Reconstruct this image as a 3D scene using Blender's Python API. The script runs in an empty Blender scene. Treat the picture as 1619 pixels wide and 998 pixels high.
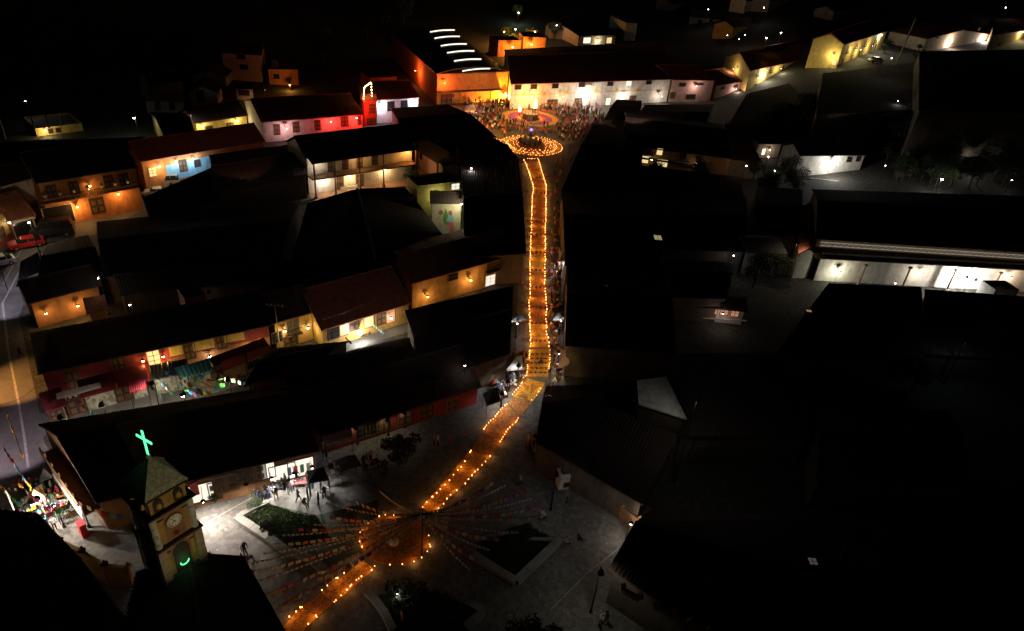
import bpy, bmesh, math, random
from mathutils import Vector, Matrix
random.seed(7)
R = math.radians
S = bpy.context.scene
COL = S.collection

# ---------------------------------------------------------------- camera
H = 50.0; PITCH = R(31.5); ROLL = R(5.5); FPX = 1080.0; PW, PH = 1619.0, 998.0
FW = Vector((0, math.cos(PITCH), -math.sin(PITCH)))
UP = Vector((0, math.sin(PITCH), math.cos(PITCH)))
RX = Vector((math.cos(ROLL), UP.y*math.sin(ROLL), UP.z*math.sin(ROLL)))
DN = Vector((math.sin(ROLL), -UP.y*math.cos(ROLL), -UP.z*math.cos(ROLL)))
cd = bpy.data.cameras.new('camera'); cam = bpy.data.objects.new('camera', cd); COL.objects.link(cam)
cd.sensor_width = 36; cd.lens = FPX/PW*36; cd.clip_start = 0.5; cd.clip_end = 3000
m = Matrix((RX, -DN, -FW)).transposed().to_4x4(); m.translation = (0, 0, H)
cam.matrix_world = m
S.camera = cam
# ---------------------------------------------------------------- night sky, moonlight, exposure
w = bpy.data.worlds.new('World'); S.world = w; w.use_nodes = True
nt = w.node_tree; sky = nt.nodes.new('ShaderNodeTexSky'); sky.sky_type = 'NISHITA'; sky.sun_disc = False
sky.sun_elevation = R(18); sky.sun_rotation = R(150)
bg = nt.nodes['Background']; bg.inputs['Strength'].default_value = 0.0005
nt.links.new(sky.outputs[0], bg.inputs[0])
sl = bpy.data.lights.new('moon', 'SUN'); sl.energy = 0.0025; sl.angle = R(0.5); sl.color = (1, .95, .88)
so = bpy.data.objects.new('moon', sl); COL.objects.link(so)
so.rotation_euler = (R(72), 0, R(30)); so.location = (0, 0, 100)
S.view_settings.view_transform = 'Standard'; S.view_settings.look = 'None'
S.view_settings.exposure = 0; S.view_settings.gamma = 1; S.view_settings.use_curve_mapping = False
S.cycles.max_bounces = 4; S.cycles.diffuse_bounces = 2; S.cycles.use_light_tree = True
S.cycles.sample_clamp_indirect = 2.0; S.cycles.caustics_reflective = False; S.cycles.caustics_refractive = False

# ---------------------------------------------------------------- terrain and pixel to ground
def ss(t): t = max(0, min(1, t)); return t*t*(3-2*t)
def hz(x, y): return 12*ss((x-50)/60)*ss((y-140)/60) + 30*ss((y-270)/250) + 14*ss((-x-70)/120)*ss((y-150)/80)
def G(u, v, z=0.0):
    d = FW*FPX + RX*(u-809.5) + DN*(v-499)
    t = (z-H)/d.z
    return Vector((d.x*t, d.y*t, z))
def GT(u, v, dz=0.0):
    z = 0.0
    for _ in range(30):
        p = G(u, v, z+dz); z = .5*z + .5*hz(p.x, p.y)
    return Vector((p.x, p.y, z+dz))
def PX(p):
    q = Vector(p)-Vector((0, 0, H)); k = FPX/q.dot(FW)
    return 809.5+q.dot(RX)*k, 499+q.dot(DN)*k
def hgt(u, ve, vb):
    lo, hi = 0.0, 30.0
    for _ in range(40):
        mid = (lo+hi)/2; g = GT(u, ve, mid)
        if PX((g.x, g.y, g.z-mid))[1] < vb: lo = mid
        else: hi = mid
    return mid

# ---------------------------------------------------------------- materials
MATS = {}
def mat(name, col, rough=.85, noise=.25, scale=1.2, emit=None, es=0, metal=0, bump=None, bs=.3, stain=0):
    if name in MATS: return MATS[name]
    m = bpy.data.materials.new(name); m.use_nodes = True; n = m.node_tree; b = n.nodes['Principled BSDF']
    b.inputs['Base Color'].default_value = (*col, 1); b.inputs['Roughness'].default_value = rough
    b.inputs['Metallic'].default_value = metal
    if noise:
        tc = n.nodes.new('ShaderNodeTexCoord'); t = n.nodes.new('ShaderNodeTexNoise'); t.inputs['Scale'].default_value = scale
        t.inputs['Detail'].default_value = 7; t.inputs['Roughness'].default_value = .65
        r = n.nodes.new('ShaderNodeMapRange'); r.inputs[1].default_value = .3; r.inputs[2].default_value = .7
        r.inputs[3].default_value = 1-noise; r.inputs[4].default_value = 1+noise*.5
        x = n.nodes.new('ShaderNodeVectorMath'); x.operation = 'SCALE'; x.inputs[0].default_value = col
        n.links.new(tc.outputs['Object'], t.inputs[0]); n.links.new(t.outputs[0], r.inputs[0])
        n.links.new(r.outputs[0], x.inputs['Scale']); n.links.new(x.outputs[0], b.inputs['Base Color'])
        if name.endswith('stucco') or name.endswith('adobe'):
            mp = n.nodes.new('ShaderNodeMapping'); mp.inputs['Scale'].default_value = (1.3,1.3,.4); t3 = n.nodes.new('ShaderNodeTexNoise'); t3.inputs['Scale'].default_value = 1.3; t3.inputs['Detail'].default_value = 5
            r3 = n.nodes.new('ShaderNodeMapRange'); r3.inputs[1].default_value = .5; r3.inputs[2].default_value = .72; r3.inputs[3].default_value = 1; r3.inputs[4].default_value = .66
            y = n.nodes.new('ShaderNodeVectorMath'); y.operation = 'SCALE'
            n.links.new(tc.outputs['Object'], mp.inputs[0]); n.links.new(mp.outputs[0], t3.inputs[0]); n.links.new(t3.outputs[0], r3.inputs[0]); n.links.new(x.outputs[0], y.inputs[0]); n.links.new(r3.outputs[0], y.inputs['Scale']); n.links.new(y.outputs[0], b.inputs['Base Color'])
        if bump:
            t2 = n.nodes.new('ShaderNodeTexNoise'); t2.inputs['Scale'].default_value = bump; t2.inputs['Detail'].default_value = 4
            n.links.new(tc.outputs['Object'], t2.inputs[0])
            bp = n.nodes.new('ShaderNodeBump'); bp.inputs['Strength'].default_value = bs; bp.inputs['Distance'].default_value = .05
            n.links.new(t2.outputs[0], bp.inputs['Height']); n.links.new(bp.outputs[0], b.inputs['Normal'])
    if emit:
        b.inputs['Emission Color'].default_value = (*emit, 1); b.inputs['Emission Strength'].default_value = es
    MATS[name] = m; return m
def speckle(name, cols, scale=8, rough=.9, bump=.5):
    """many small coloured bits: petals, sawdust, cobbles"""
    if name in MATS: return MATS[name]
    m = bpy.data.materials.new(name); m.use_nodes = True; n = m.node_tree; b = n.nodes['Principled BSDF']
    tc = n.nodes.new('ShaderNodeTexCoord'); v = n.nodes.new('ShaderNodeTexVoronoi'); v.inputs['Scale'].default_value = scale
    s = n.nodes.new('ShaderNodeSeparateColor'); cr = n.nodes.new('ShaderNodeValToRGB'); cr.color_ramp.interpolation = 'CONSTANT'
    e = cr.color_ramp.elements
    for i, c in enumerate(cols):
        k = e[i] if i < 2 else e.new(i/len(cols))
        k.position = i/len(cols); k.color = (*c, 1)
    n.links.new(tc.outputs['Object'], v.inputs[0]); n.links.new(v.outputs['Color'], s.inputs[0]); n.links.new(s.outputs[0], cr.inputs[0])
    n.links.new(cr.outputs[0], b.inputs['Base Color']); b.inputs['Roughness'].default_value = rough
    bp = n.nodes.new('ShaderNodeBump'); bp.inputs['Strength'].default_value = bump; bp.inputs['Distance'].default_value = .05
    n.links.new(v.outputs['Distance'], bp.inputs['Height']); n.links.new(bp.outputs[0], b.inputs['Normal'])
    MATS[name] = m; return m
M = dict(
 ground=speckle('cobbled_earth', [(.03,.03,.02),(.042,.04,.032),(.024,.025,.016),(.055,.05,.042)], 3),
 paving=speckle('plaza_stone', [(.15,.14,.125),(.11,.10,.095),(.17,.16,.145),(.13,.125,.115)], 2.6, bump=.25),
 asphalt=mat('street_concrete', (.11,.105,.1), .8, .35, .6, bump=6),
 line=mat('white_paint', (.32,.30,.28), .8, .5, 3),
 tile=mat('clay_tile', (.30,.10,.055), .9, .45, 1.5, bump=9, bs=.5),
 tiledark=mat('unlit_clay_tile', (.05,.03,.024), .9, .45, 1.5, bump=9, bs=.5),  # clay tile darkened in colour for roofs that no lamp reaches
 sheet=mat('metal_roof_sheet', (.09,.09,.095), .5, .3, .8, metal=.4),
 white=mat('white_stucco', (.62,.59,.54), .9, .28, .8, bump=9),
 cream=mat('cream_stucco', (.55,.46,.33), .9, .28, .8, bump=9),
 yellow=mat('yellow_stucco', (.55,.40,.12), .9, .28, .8, bump=9),
 ochre=mat('ochre_stucco', (.42,.25,.07), .9, .35, .8, bump=9),
 orange=mat('orange_stucco', (.52,.20,.06), .9, .28, .8, bump=9),
 brownw=mat('brown_stucco', (.30,.15,.07), .9, .3, .8, bump=9),
 red=mat('red_stucco', (.50,.045,.03), .9, .25, .8, bump=9),
 crimson=mat('crimson_stucco', (.22,.022,.03), .9, .3, .8, bump=9),
 blue=mat('light_blue_stucco', (.22,.44,.62), .9, .25, .8, bump=9),
 pink=mat('pink_stucco', (.50,.30,.27), .9, .28, .8, bump=9),
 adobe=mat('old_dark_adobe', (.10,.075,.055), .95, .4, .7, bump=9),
 grey=mat('grey_render', (.28,.27,.25), .9, .4, .7, bump=9),
 stone=speckle('rubble_stone', [(.42,.40,.30),(.30,.29,.22),(.48,.45,.36),(.22,.2,.16)], 3.2),
 dark=mat('dark_timber', (.045,.028,.018), .8, .4, 3),
 wood=mat('brown_timber', (.16,.08,.035), .75, .4, 3),
 iron=mat('black_iron', (.02,.02,.02), .5, 0, metal=.6),
 glass=mat('dark_window_glass', (.015,.017,.02), .12, 0),
 trim=mat('trim_plaster', (.5,.45,.36), .9, .2, 2),
 gold=mat('ochre_ornament', (.5,.33,.06), .9, .1, 2),
 litw=mat('lit_pane_white', (.3,.3,.28), .5, 0, emit=(1,.92,.76), es=1.05),
 lity=mat('lit_pane_yellow', (.3,.25,.1), .5, 0, emit=(1,.75,.35), es=.9),
 lito=mat('lit_pane_orange', (.3,.2,.15), .5, 0, emit=(1,.45,.22), es=.4),
 bulbw=mat('bulb_white', (.5,.5,.5), .5, 0, emit=(1,.95,.85), es=40),
 bulbo=mat('bulb_sodium', (.5,.4,.2), .5, 0, emit=(1,.6,.18), es=40),
 strip=mat('skylight_glow', (.4,.4,.35), .5, 0, emit=(1,.93,.74), es=1.5),
 neong=mat('neon_green', (.1,.5,.2), .5, 0, emit=(.12,1,.38), es=1.7),
 neonb=mat('neon_blue', (.1,.1,.5), .5, 0, emit=(.15,.15,1), es=4),
 flame=mat('candle_flame', (.5,.3,.1), .5, 0, emit=(1,.32,.08), es=11),
 wax=mat('candle_wax', (.75,.6,.4), .6, .1, 9),
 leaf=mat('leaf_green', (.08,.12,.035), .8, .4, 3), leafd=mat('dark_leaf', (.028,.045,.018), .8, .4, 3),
 bark=mat('bark', (.09,.06,.04), .95, .4, 4), grass=mat('grass_blades', (.055,.09,.02), .9, .5, 1.5),
 rubber=mat('rubber', (.02,.02,.02), .9, 0), chrome=mat('metal_trim', (.5,.5,.5), .3, 0, metal=.9),
 tank=mat('black_tank', (.03,.03,.032), .5, .2, 3),
)
def paint(name, c, rough=.35): return mat('paint_'+name, c, rough, .06, 2)
def cloth(c):
    k = 'cloth_%02x%02x%02x' % tuple(int(x*255) for x in c); return mat(k, c, .95, .15, 6)

# ---------------------------------------------------------------- mesh helpers
class MB:
    def __init__(s): s.v = []; s.f = []; s.mi = []; s.mats = []
    def m(s, mt):
        if mt not in s.mats: s.mats.append(mt)
        return s.mats.index(mt)
    def poly(s, pts, mt):
        b = len(s.v); s.v += [tuple(p) for p in pts]; s.f.append(tuple(range(b, b+len(pts)))); s.mi.append(s.m(mt))
    def hexa(s, lo, hi, mt):
        """prism between two rings of points (lo, hi)"""
        b = len(s.v); n = len(lo); s.v += [tuple(p) for p in lo]+[tuple(p) for p in hi]; k = s.m(mt)
        s.f.append(tuple(range(b+n-1, b-1, -1))); s.f.append(tuple(range(b+n, b+2*n))); s.mi += [k, k]
        for i in range(n):
            j = (i+1) % n; s.f.append((b+i, b+j, b+n+j, b+n+i)); s.mi.append(k)
    def box(s, x0, y0, z0, x1, y1, z1, mt):
        s.hexa([(x0,y0,z0),(x1,y0,z0),(x1,y1,z0),(x0,y1,z0)], [(x0,y0,z1),(x1,y0,z1),(x1,y1,z1),(x0,y1,z1)], mt)
    def tube(s, a, b, r0, r1=None, mt=None, n=8):
        a = Vector(a); b = Vector(b); r1 = r0 if r1 is None else r1
        d = (b-a).normalized(); q = d.orthogonal().normalized(); w2 = d.cross(q)
        ring = lambda c, r: [c+q*(r*math.cos(2*math.pi*i/n))+w2*(r*math.sin(2*math.pi*i/n)) for i in range(n)]
        s.hexa(ring(a, r0), ring(b, r1), mt)
    def lathe(s, prof, mt, n=12, c=(0,0,0)):
        k = s.m(mt); b = len(s.v)
        for r, z in prof:
            for i in range(n): s.v.append((c[0]+r*math.cos(2*math.pi*i/n), c[1]+r*math.sin(2*math.pi*i/n), c[2]+z))
        for j in range(len(prof)-1):
            for i in range(n):
                i2 = (i+1) % n; s.f.append((b+j*n+i, b+j*n+i2, b+(j+1)*n+i2, b+(j+1)*n+i)); s.mi.append(k)
    def mesh(s, name):
        me = bpy.data.meshes.new(name); me.from_pydata(s.v, [], s.f)
        for mt in s.mats: me.materials.append(mt)
        me.polygons.foreach_set('material_index', s.mi); me.update(); return me
def rename_base(n): return n
def link(name, me, parent=None, loc=(0,0,0), rz=0):
    o = bpy.data.objects.new(name, me); COL.objects.link(o); o.parent = parent; o.location = loc; o.rotation_euler = (0, 0, rz); return o
def tag(o, label=None, cat=None, group=None, kind=None):
    if label: o['label'] = label
    if cat: o['category'] = cat
    if group: o['group'] = group
    if kind: o['kind'] = kind
    return o
def thing(name, label, cat, loc=(0,0,0), rz=0, group=None):
    return tag(link(name, None, None, loc, rz), label, cat, group)
def local(pts, o): return [Vector(p)-Vector(o) for p in pts]
def copy_thing(root, loc, rz=0, label=None, group=None):
    r = root.copy(); COL.objects.link(r); r.location = loc; r.rotation_euler = (0, 0, rz)
    if label: r['label'] = label
    if group: r['group'] = group
    for ch in root.children:
        c = ch.copy(); COL.objects.link(c); c.parent = r
        for g in ch.children:
            d = g.copy(); COL.objects.link(d); d.parent = c
    return r
def point(parent, loc, energy, col, radius=.12, spot=None, aim=None):
    l = bpy.data.lights.new('lamp_light', 'SPOT' if spot else 'POINT'); l.energy = energy; l.color = col; l.shadow_soft_size = radius
    if spot: l.spot_size = R(spot); l.spot_blend = .5
    o = bpy.data.objects.new('lamp_light', l); COL.objects.link(o); o.parent = parent; o.location = loc
    if aim is not None: o.rotation_euler = Vector(aim).to_track_quat('-Z', 'Y').to_euler()
    return o

# ---------------------------------------------------------------- ground
mb = MB(); xs = [-700+i*10 for i in range(171)]; ys = [-150+i*9 for i in range(156)]
for y in ys:
    for x in xs: mb.v.append((x, y, hz(x, y)))
k = mb.m(M['ground'])
for j in range(len(ys)-1):
    for i in range(len(xs)-1):
        a = j*len(xs)+i; mb.f.append((a, a+1, a+1+len(xs), a+len(xs))); mb.mi.append(k)
gr = tag(link('ground', mb.mesh('ground')), kind='structure')
def sheet(name, pix, mt, z=.004, kind='structure', **kw):
    pts = [G(u, v, z) for u, v in pix]; m2 = MB(); m2.poly(pts, mt); me = m2.mesh(name)
    bm = bmesh.new(); bm.from_mesh(me); bm.normal_update()
    for f in bm.faces:
        if f.normal.z < 0: f.normal_flip()
    bm.to_mesh(me); bm.free()
    return tag(link(name, me), kind=kind, **kw)
sheet('plaza', [(290,800),(420,728),(600,660),(760,600),(815,560),(890,560),(895,640),(870,690),(1040,812),(1010,1040),(300,1080)], M['paving'], .004)
sheet('road', [(-60,470),(0,440),(60,345),(230,300),(330,262),(330,280),(140,375),(55,440),(30,500),(60,640),(70,700),(110,760),(60,830),(-60,700)], M['asphalt'], .004)
sheet('alley', [(66,690),(60,655),(300,600),(480,552),(660,500),(660,520),(470,580),(250,650)], M['asphalt'], .008)
sheet('street', [(815,562),(826,250),(900,250),(895,562)], M['asphalt'], .008)
sheet('upper_square', [(700,188),(690,168),(1060,164),(960,188),(900,252),(826,252),(780,222)], M['paving'], .012)
sheet('churchyard', [(60,830),(110,760),(150,800),(300,790),(300,1000),(180,990)], M['paving'], .012)
# ---------------------------------------------------------------- house builder
class House: pass
def line2(a, b): return Vector((b.x-a.x, b.y-a.y, 0))
def house(name, label, fl, fr, wall='white', h=None, vb=None, depth=8, rise=1.4, ridge='x', bl=None, br=None, rv=None,
          roof='tile', cat='house', over=.35, dado=None, gb=None, flat=False, zb=None, zref=None, ribs=True, group=None, rmode=None, barrel=False):
    """fl, fr: image points of the front eave's two ends (at height h above the ground there)"""
    o_ = House()
    if h is None: h = hgt(fl[0], fl[1], vb)
    gl = GT(fl[0], fl[1], h); z0 = gl.z-h
    if zb is not None: z0 = zb
    if zref == 'b': z0 = GT(bl[0], bl[1], h).z-h
    ze = z0+h
    A = G(fl[0], fl[1], ze); B = G(fr[0], fr[1], ze)
    d = (B-A); d.z = 0; d.normalize(); n = Vector((-d.y, d.x, 0))     # n points away from the viewer
    if rv is not None:
        q = G(rv[0], rv[1], ze+rise); depth = max(2.0, 2*(q-A).dot(n))
    D = G(bl[0], bl[1], ze) if bl else A+n*depth
    C = B+(D-A) if br == 'par' else G(br[0], br[1], ze) if br else B+n*depth
    base = (A+B+C+D)/4; base.z = z0
    t = thing(name, label, cat, base, 0, group); o_.t = t; o_.h = h; o_.z0 = z0; o_.A, o_.B, o_.C, o_.D = A, B, C, D
    L = lambda p: Vector(p)-base
    # wall footprint inset below the overhang
    cen = (A+B+C+D)/4
    def inset(p, q1, q2):
        e1 = (q1-p).normalized(); e2 = (q2-p).normalized(); return p+e1*over+e2*over
    if flat: over = 0
    a, b, c, dd = inset(A,B,D), inset(B,A,C), inset(C,B,D), inset(D,A,C)
    o_.w = [a, b, c, dd]
    W = M[wall]; RM = M[roof]
    mb = MB(); zlo = min([z0]+[hz(p.x,p.y) for p in (a,b,c,dd)])-.3; lo = [L((p.x,p.y,zlo)) for p in (a,b,c,dd)]; hi = [L((p.x,p.y,ze-.05)) for p in (a,b,c,dd)]
    mb.hexa(lo, hi, W)
    zt = ze+rise
    if not flat and not barrel:
        if ridge == 'x': r0, r1 = (A+D)/2, (B+C)/2; g = [(a,dd),(b,c)]
        elif ridge == 'y': r0, r1 = (A+B)/2, (D+C)/2; g = [(a,b),(dd,c)]
        elif ridge == 'shed': r0, r1 = D, C; g = [(a,dd),(b,c)]
        k = (1-over*1.2/max(1,(g[0][1]-g[0][0]).length/2))
        if ridge != 'shed':
            for (p, q) in g:      # gable walls
                mid = (p+q)/2; th = (r1-r0).normalized()*.12*(1 if p is g[0][0] else -1)
                tri = [Vector((p.x,p.y,ze-.05)), Vector((q.x,q.y,ze-.05)), Vector((mid.x,mid.y,ze-.05+rise*k))]
                mb.hexa([L(x) for x in tri], [L(x+th) for x in tri], W)
    link('wall', mb.mesh('wall'), t)
    if dado:
        mb = MB(); nn = n*.04
        p0, p1 = a-nn, b-nn
        mb.hexa([L((p0.x,p0.y,z0)),L((p1.x,p1.y,z0)),L((b.x,b.y,z0)),L((a.x,a.y,z0))],[L((p0.x,p0.y,z0+1)),L((p1.x,p1.y,z0+1)),L((b.x,b.y,z0+1)),L((a.x,a.y,z0+1))], M[dado])
        link('dado', mb.mesh('dado'), t)
    mb = MB(); tk = Vector((0,0,.14)); rb = MB()
    def slope(e0, e1, q0, q1, spacing=.34):
        mb.hexa([L(e0),L(e1),L(q1),L(q0)], [L(e0+tk),L(e1+tk),L(q1+tk),L(q0+tk)], RM)
        if not ribs: return
        cnt = max(3, min(120, int((e1-e0).length/spacing))); up = Vector((0,0,1))
        along = (e1-e0).normalized()*.1
        for i in range(cnt):
            f = (i+.5)/cnt; p = e0.lerp(e1, f)+tk; q = q0.lerp(q1, f)+tk; jit = Vector((0,0,random.uniform(.04,.08)))
            rb.hexa([L(p-along),L(p+along),L(p+jit)], [L(q-along),L(q+along),L(q+jit)], RM)
    if barrel:
        N = 12; prev = None; e = Vector((0,0,ze))
        for i in range(N+1):
            f = i/N; hgt_ = rise*math.sin(math.pi*f)**.8
            p = A.lerp(B, f); q = D.lerp(C, f); p = Vector((p.x,p.y,ze+hgt_)); q = Vector((q.x,q.y,ze+hgt_))
            if prev: mb.hexa([L(prev[0]),L(p),L(q),L(prev[1])],[L(prev[0]+tk),L(p+tk),L(q+tk),L(prev[1]+tk)], RM)
            prev = (p, q)
        link('roof', mb.mesh('roof'), t)
    elif flat:
        hi2 = [L((p.x,p.y,ze+.002)) for p in (a,b,c,dd)]
        mb.hexa([x-Vector((0,0,.06)) for x in hi2], hi2, M['grey'] if roof == 'tile' else RM); link('roof', mb.mesh('roof'), t)
        pm = MB(); P4 = [a,b,c,dd]; inn = [p+(cen-p).normalized()*.3 for p in P4]
        for i in range(4):
            j = (i+1) % 4
            q = [P4[i], P4[j], inn[j], inn[i]]
            pm.hexa([L((x.x,x.y,ze-.03)) for x in q], [L((x.x,x.y,ze+.45)) for x in q], W)
        link('parapet', pm.mesh('parapet'), t)
    else:
        E0 = [Vector((p.x,p.y,ze-.05)) for p in (A,B,C,D)]; q0 = Vector((r0.x,r0.y,zt)); q1 = Vector((r1.x,r1.y,zt))
        if ridge == 'x': slope(E0[0],E0[1],q0,q1); slope(E0[2],E0[3],q1,q0)
        elif ridge == 'y': slope(E0[0],E0[3],q0,q1); slope(E0[2],E0[1],q1,q0)
        else:
            slope(E0[0],E0[1],q0,q1); e2 = [L((dd.x,dd.y,ze-.06)),L((c.x,c.y,ze-.06)),L((c.x,c.y,zt-.05)),L((dd.x,dd.y,zt-.05))]
            sm = MB(); off = n*-.15
            sm.hexa(e2, [x+off for x in e2], W); 
            for (p, q) in ((a,dd),(b,c)):
                tri = [Vector((p.x,p.y,ze-.06)),Vector((q.x,q.y,ze-.06)),Vector((q.x,q.y,zt-.08))]; th = d*(.12 if p is a else -.12)
                sm.hexa([L(x) for x in tri],[L(x+th) for x in tri], W)
            link('upper_wall', sm.mesh('upper_wall'), t)
        ro = link('roof', mb.mesh('roof'), t)
        if ribs: tag(link('roof_tiles', rb.mesh('roof_tiles'), ro), kind='stuff')
        if ridge in 'xy':
            cm = MB(); cm.tube(L(q0+tk), L(q1+tk), .16, mt=RM, n=6); link('ridge_cap', cm.mesh('ridge_cap'), ro)
    return o_
def wallhit(hs, side, u, v):
    i = {'F':(0,1),'R':(1,2),'L':(3,0)}[side]; p, q = hs.w[i[0]], hs.w[i[1]]
    d = (q-p); d.z = 0; ln = d.length; d.normalize(); nrm = Vector((d.y,-d.x,0))    # outward
    ray = FW*FPX+RX*(u-809.5)+DN*(v-499); cam0 = Vector((0,0,H))
    den = ray.dot(nrm); t = (Vector((p.x,p.y,0))-cam0).dot(nrm)/den
    x = cam0+ray*t; return x, d, nrm
FEAT = {}
def feature_mesh(kind, w, h):
    key = (kind, round(w,1), round(h,1))
    if key in FEAT: return FEAT[key]
    w, h = key[1], key[2]; fr, pn, br = MB(), MB(), MB(); hw, hh = w/2, h/2     # wall plane is y=0, outside is -y
    dark = kind in ('win','win_w','win_y','win_o','tall','balc'); f = .09
    fm = M['trim'] if kind in ('win_w','win_y','arch') else M['wood']
    if kind in ('door','garage','wooddoor'): fm = M['trim'] if kind == 'garage' else M['wood']
    for (x0,z0,x1,z1) in ((-hw-f,-hh-f,hw+f,-hh),(-hw-f,hh,hw+f,hh+f),(-hw-f,-hh,-hw,hh),(hw,-hh,hw+f,hh)):
        fr.box(x0,-.08,z0,x1,0,z1,fm)
    pm = {'win':M['glass'],'tall':M['glass'],'balc':M['dark'],'win_w':M['litw'],'win_y':M['lity'],'win_o':M['lito'],'door':M['dark'],'garage':M['iron'],'wooddoor':M['wood'],'open_w':M['litw'],'open_y':M['lity'],'open_o':M['lito'],'arch':M['dark']}[kind]
    pn.box(-hw,-.03,-hh,hw,-.005,hh,pm)
    bm_ = M['trim'] if kind in ('win_w',) else M['dark']
    if kind in ('win','win_w','win_y','win_o','tall'):
        br.box(-.03,-.055,-hh,.03,-.031,hh,bm_)
        for i in range(1, 3 if h > 1.2 else 2):
            z = -hh+h*i/(3 if h > 1.2 else 2); br.box(-hw,-.052,z-.03,hw,-.032,z+.03,bm_)
    if kind in ('door','wooddoor'):
        br.box(-.02,-.05,-hh,.02,-.031,hh,M['dark'])
        for sx in (-1,1):
            for zz in (-.25,.2): br.box(sx*hw*.5-hw*.3,-.05,h*zz-h*.15,sx*hw*.5+hw*.3,-.031,h*zz+h*.15,M['wood'] if kind=='door' else M['dark'])
    if kind == 'garage':
        for i in range(1,8): br.box(-hw,-.05,-hh+h*i/8-.02,hw,-.031,-hh+h*i/8+.02,M['dark'])
    bal = None
    if kind == 'balc':
        bal = MB(); bal.box(-hw-.25,-.6,-hh-.12,hw+.25,-.001,-hh-.02,M['dark'])
        n = max(5, int(w/.2))
        for i in range(n+1):
            x = -hw-.2+(w+.4)*i/n; bal.box(x-.02,-.58,-hh-.02,x+.02,-.54,-hh+.85,M['iron'])
        bal.box(-hw-.22,-.6,-hh+.85,hw+.22,-.54,-hh+.9,M['iron'])
        br.box(-.03,-.055,-hh,.03,-.031,hh,M['wood'])
    r = (fr.mesh('frame'), pn.mesh('pane'), br.mesh('glazing_bars') if br.f else None, bal.mesh('railing') if bal else None)
    FEAT[key] = r; return r
def feat(hs, kind, u, v, w, h, side='F', z=None, name=None, label=None):
    x, d, nrm = wallhit(hs, side, u, v)
    if z is not None: x.z = hs.z0+z
    rz = math.atan2(d.y, d.x); me = feature_mesh(kind, w, h)
    nm = name or ('door' if kind in ('door','wooddoor','garage') else 'doorway' if kind.startswith('open') else 'window')
    base = hs.t.location
    o = link(nm, me[0], hs.t, x-base+nrm*.001, rz)
    if label: o['label'] = label
    link('door_leaf' if nm == 'door' else 'pane', me[1], o)
    if me[2]: link('glazing_bars' if nm != 'door' else 'door_panels', me[2], o)
    if me[3]: link('balcony_railing', me[3], o)
    return o
def slab_on(hs, name, u0, v0, u1, v1, th, proud, mt, side='F', label=None):
    """a board or band standing proud of the wall between two image points; th = its height"""
    x0, d, nrm = wallhit(hs, side, u0, v0); x1, _, _ = wallhit(hs, side, u1, v1)
    base = hs.t.location; mb = MB(); dz = Vector((0,0,th)); p = nrm*proud
    x0 = x0-base; x1 = x1-base; e = nrm*.002
    mb.hexa([x0+e,x1+e,x1+p,x0+p],[x0+e+dz,x1+e+dz,x1+p+dz,x0+p+dz], mt)
    o = link(name, mb.mesh(name), hs.t)
    if label: o['label'] = label
    return o
def wall_lamp(hs, u, v, label, energy=300, col=(1,.9,.75), side='F', off=.7, r=.14, bulb='bulbw', group=None, light=True, spot=None):
    x, d, nrm = wallhit(hs, side, u, v); rz = math.atan2(d.y, d.x)
    t = thing('wall_lamp', label, 'lamp', x, rz, group)
    mb = MB(); mb.tube((0,0,.1),(0,-off,.2),.025,mt=M['iron'],n=6); mb.box(-.06,-.03,-.05,.06,-.002,.25,M['iron']); link('arm', mb.mesh('arm'), t)
    mb = MB(); mb.lathe([(.02,.24),(.2,.16),(.22,.12)],M['iron'],10,(0,-off,0)); link('lamp_shade', mb.mesh('lamp_shade'), t)
    mb = MB(); mb.lathe([(0,-r),(r*.7,-r*.6),(r,0),(r*.7,r*.6),(0,r*.8)],M[bulb],10,(0,-off,0)); link('bulb', mb.mesh('bulb'), t)
    if light: point(t, (0,-off-.6,-r-.1), energy, col, .12, spot, (0,-.25,-1) if spot else None)
    return t
def bare_lamp(p, label, energy, col=(1,.92,.8), r=.15, bulb='bulbw', name='lamp', pole=None, cat='lamp', group=None):
    hood = r < .09 and 'tiny' not in label and 'small white' not in label
    """lamp hanging at p on its own pole"""
    z0 = hz(p[0], p[1]); t = thing(name, label, cat, (p[0],p[1],z0), 0, group); hh = p[2]-z0
    mb = MB(); mb.tube((0,.3,0),(0,.3,hh+.3),.07,.045,M['iron'],8); mb.lathe([(.14,0),(.14,.25),(.08,.4)],M['iron'],8,(0,.3,0)); link('pole', mb.mesh('pole'), t)
    mb = MB(); mb.tube((0,.3,hh+.25),(0,0,hh+.22),.03,mt=M['iron'],n=6); mb.lathe([(.03,.28),(r*1.6,.16),(r*1.7,.1)],M['iron'],10,(0,0,hh)); link('lamp_head', mb.mesh('lamp_head'), t)
    if hood:      # deep hood, open below, mainly for lamps added as fill
        mb = MB(); mb.lathe([(.0,.3),(.14,.28),(.24,.05),(.3,-.12),(.27,-.12),(.2,.05)],M['iron'],12,(0,0,hh)); link('hood', mb.mesh('hood'), t)
    mb = MB(); mb.lathe([(0,-r),(r*.7,-r*.6),(r,0),(r*.7,r*.6),(0,r*.8)],M[bulb],10,(0,0,hh)); link('bulb', mb.mesh('bulb'), t)
    point(t, (0,-.05,hh-r-.12), energy, col, .12, 168 if hood else None)
    return t

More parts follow.
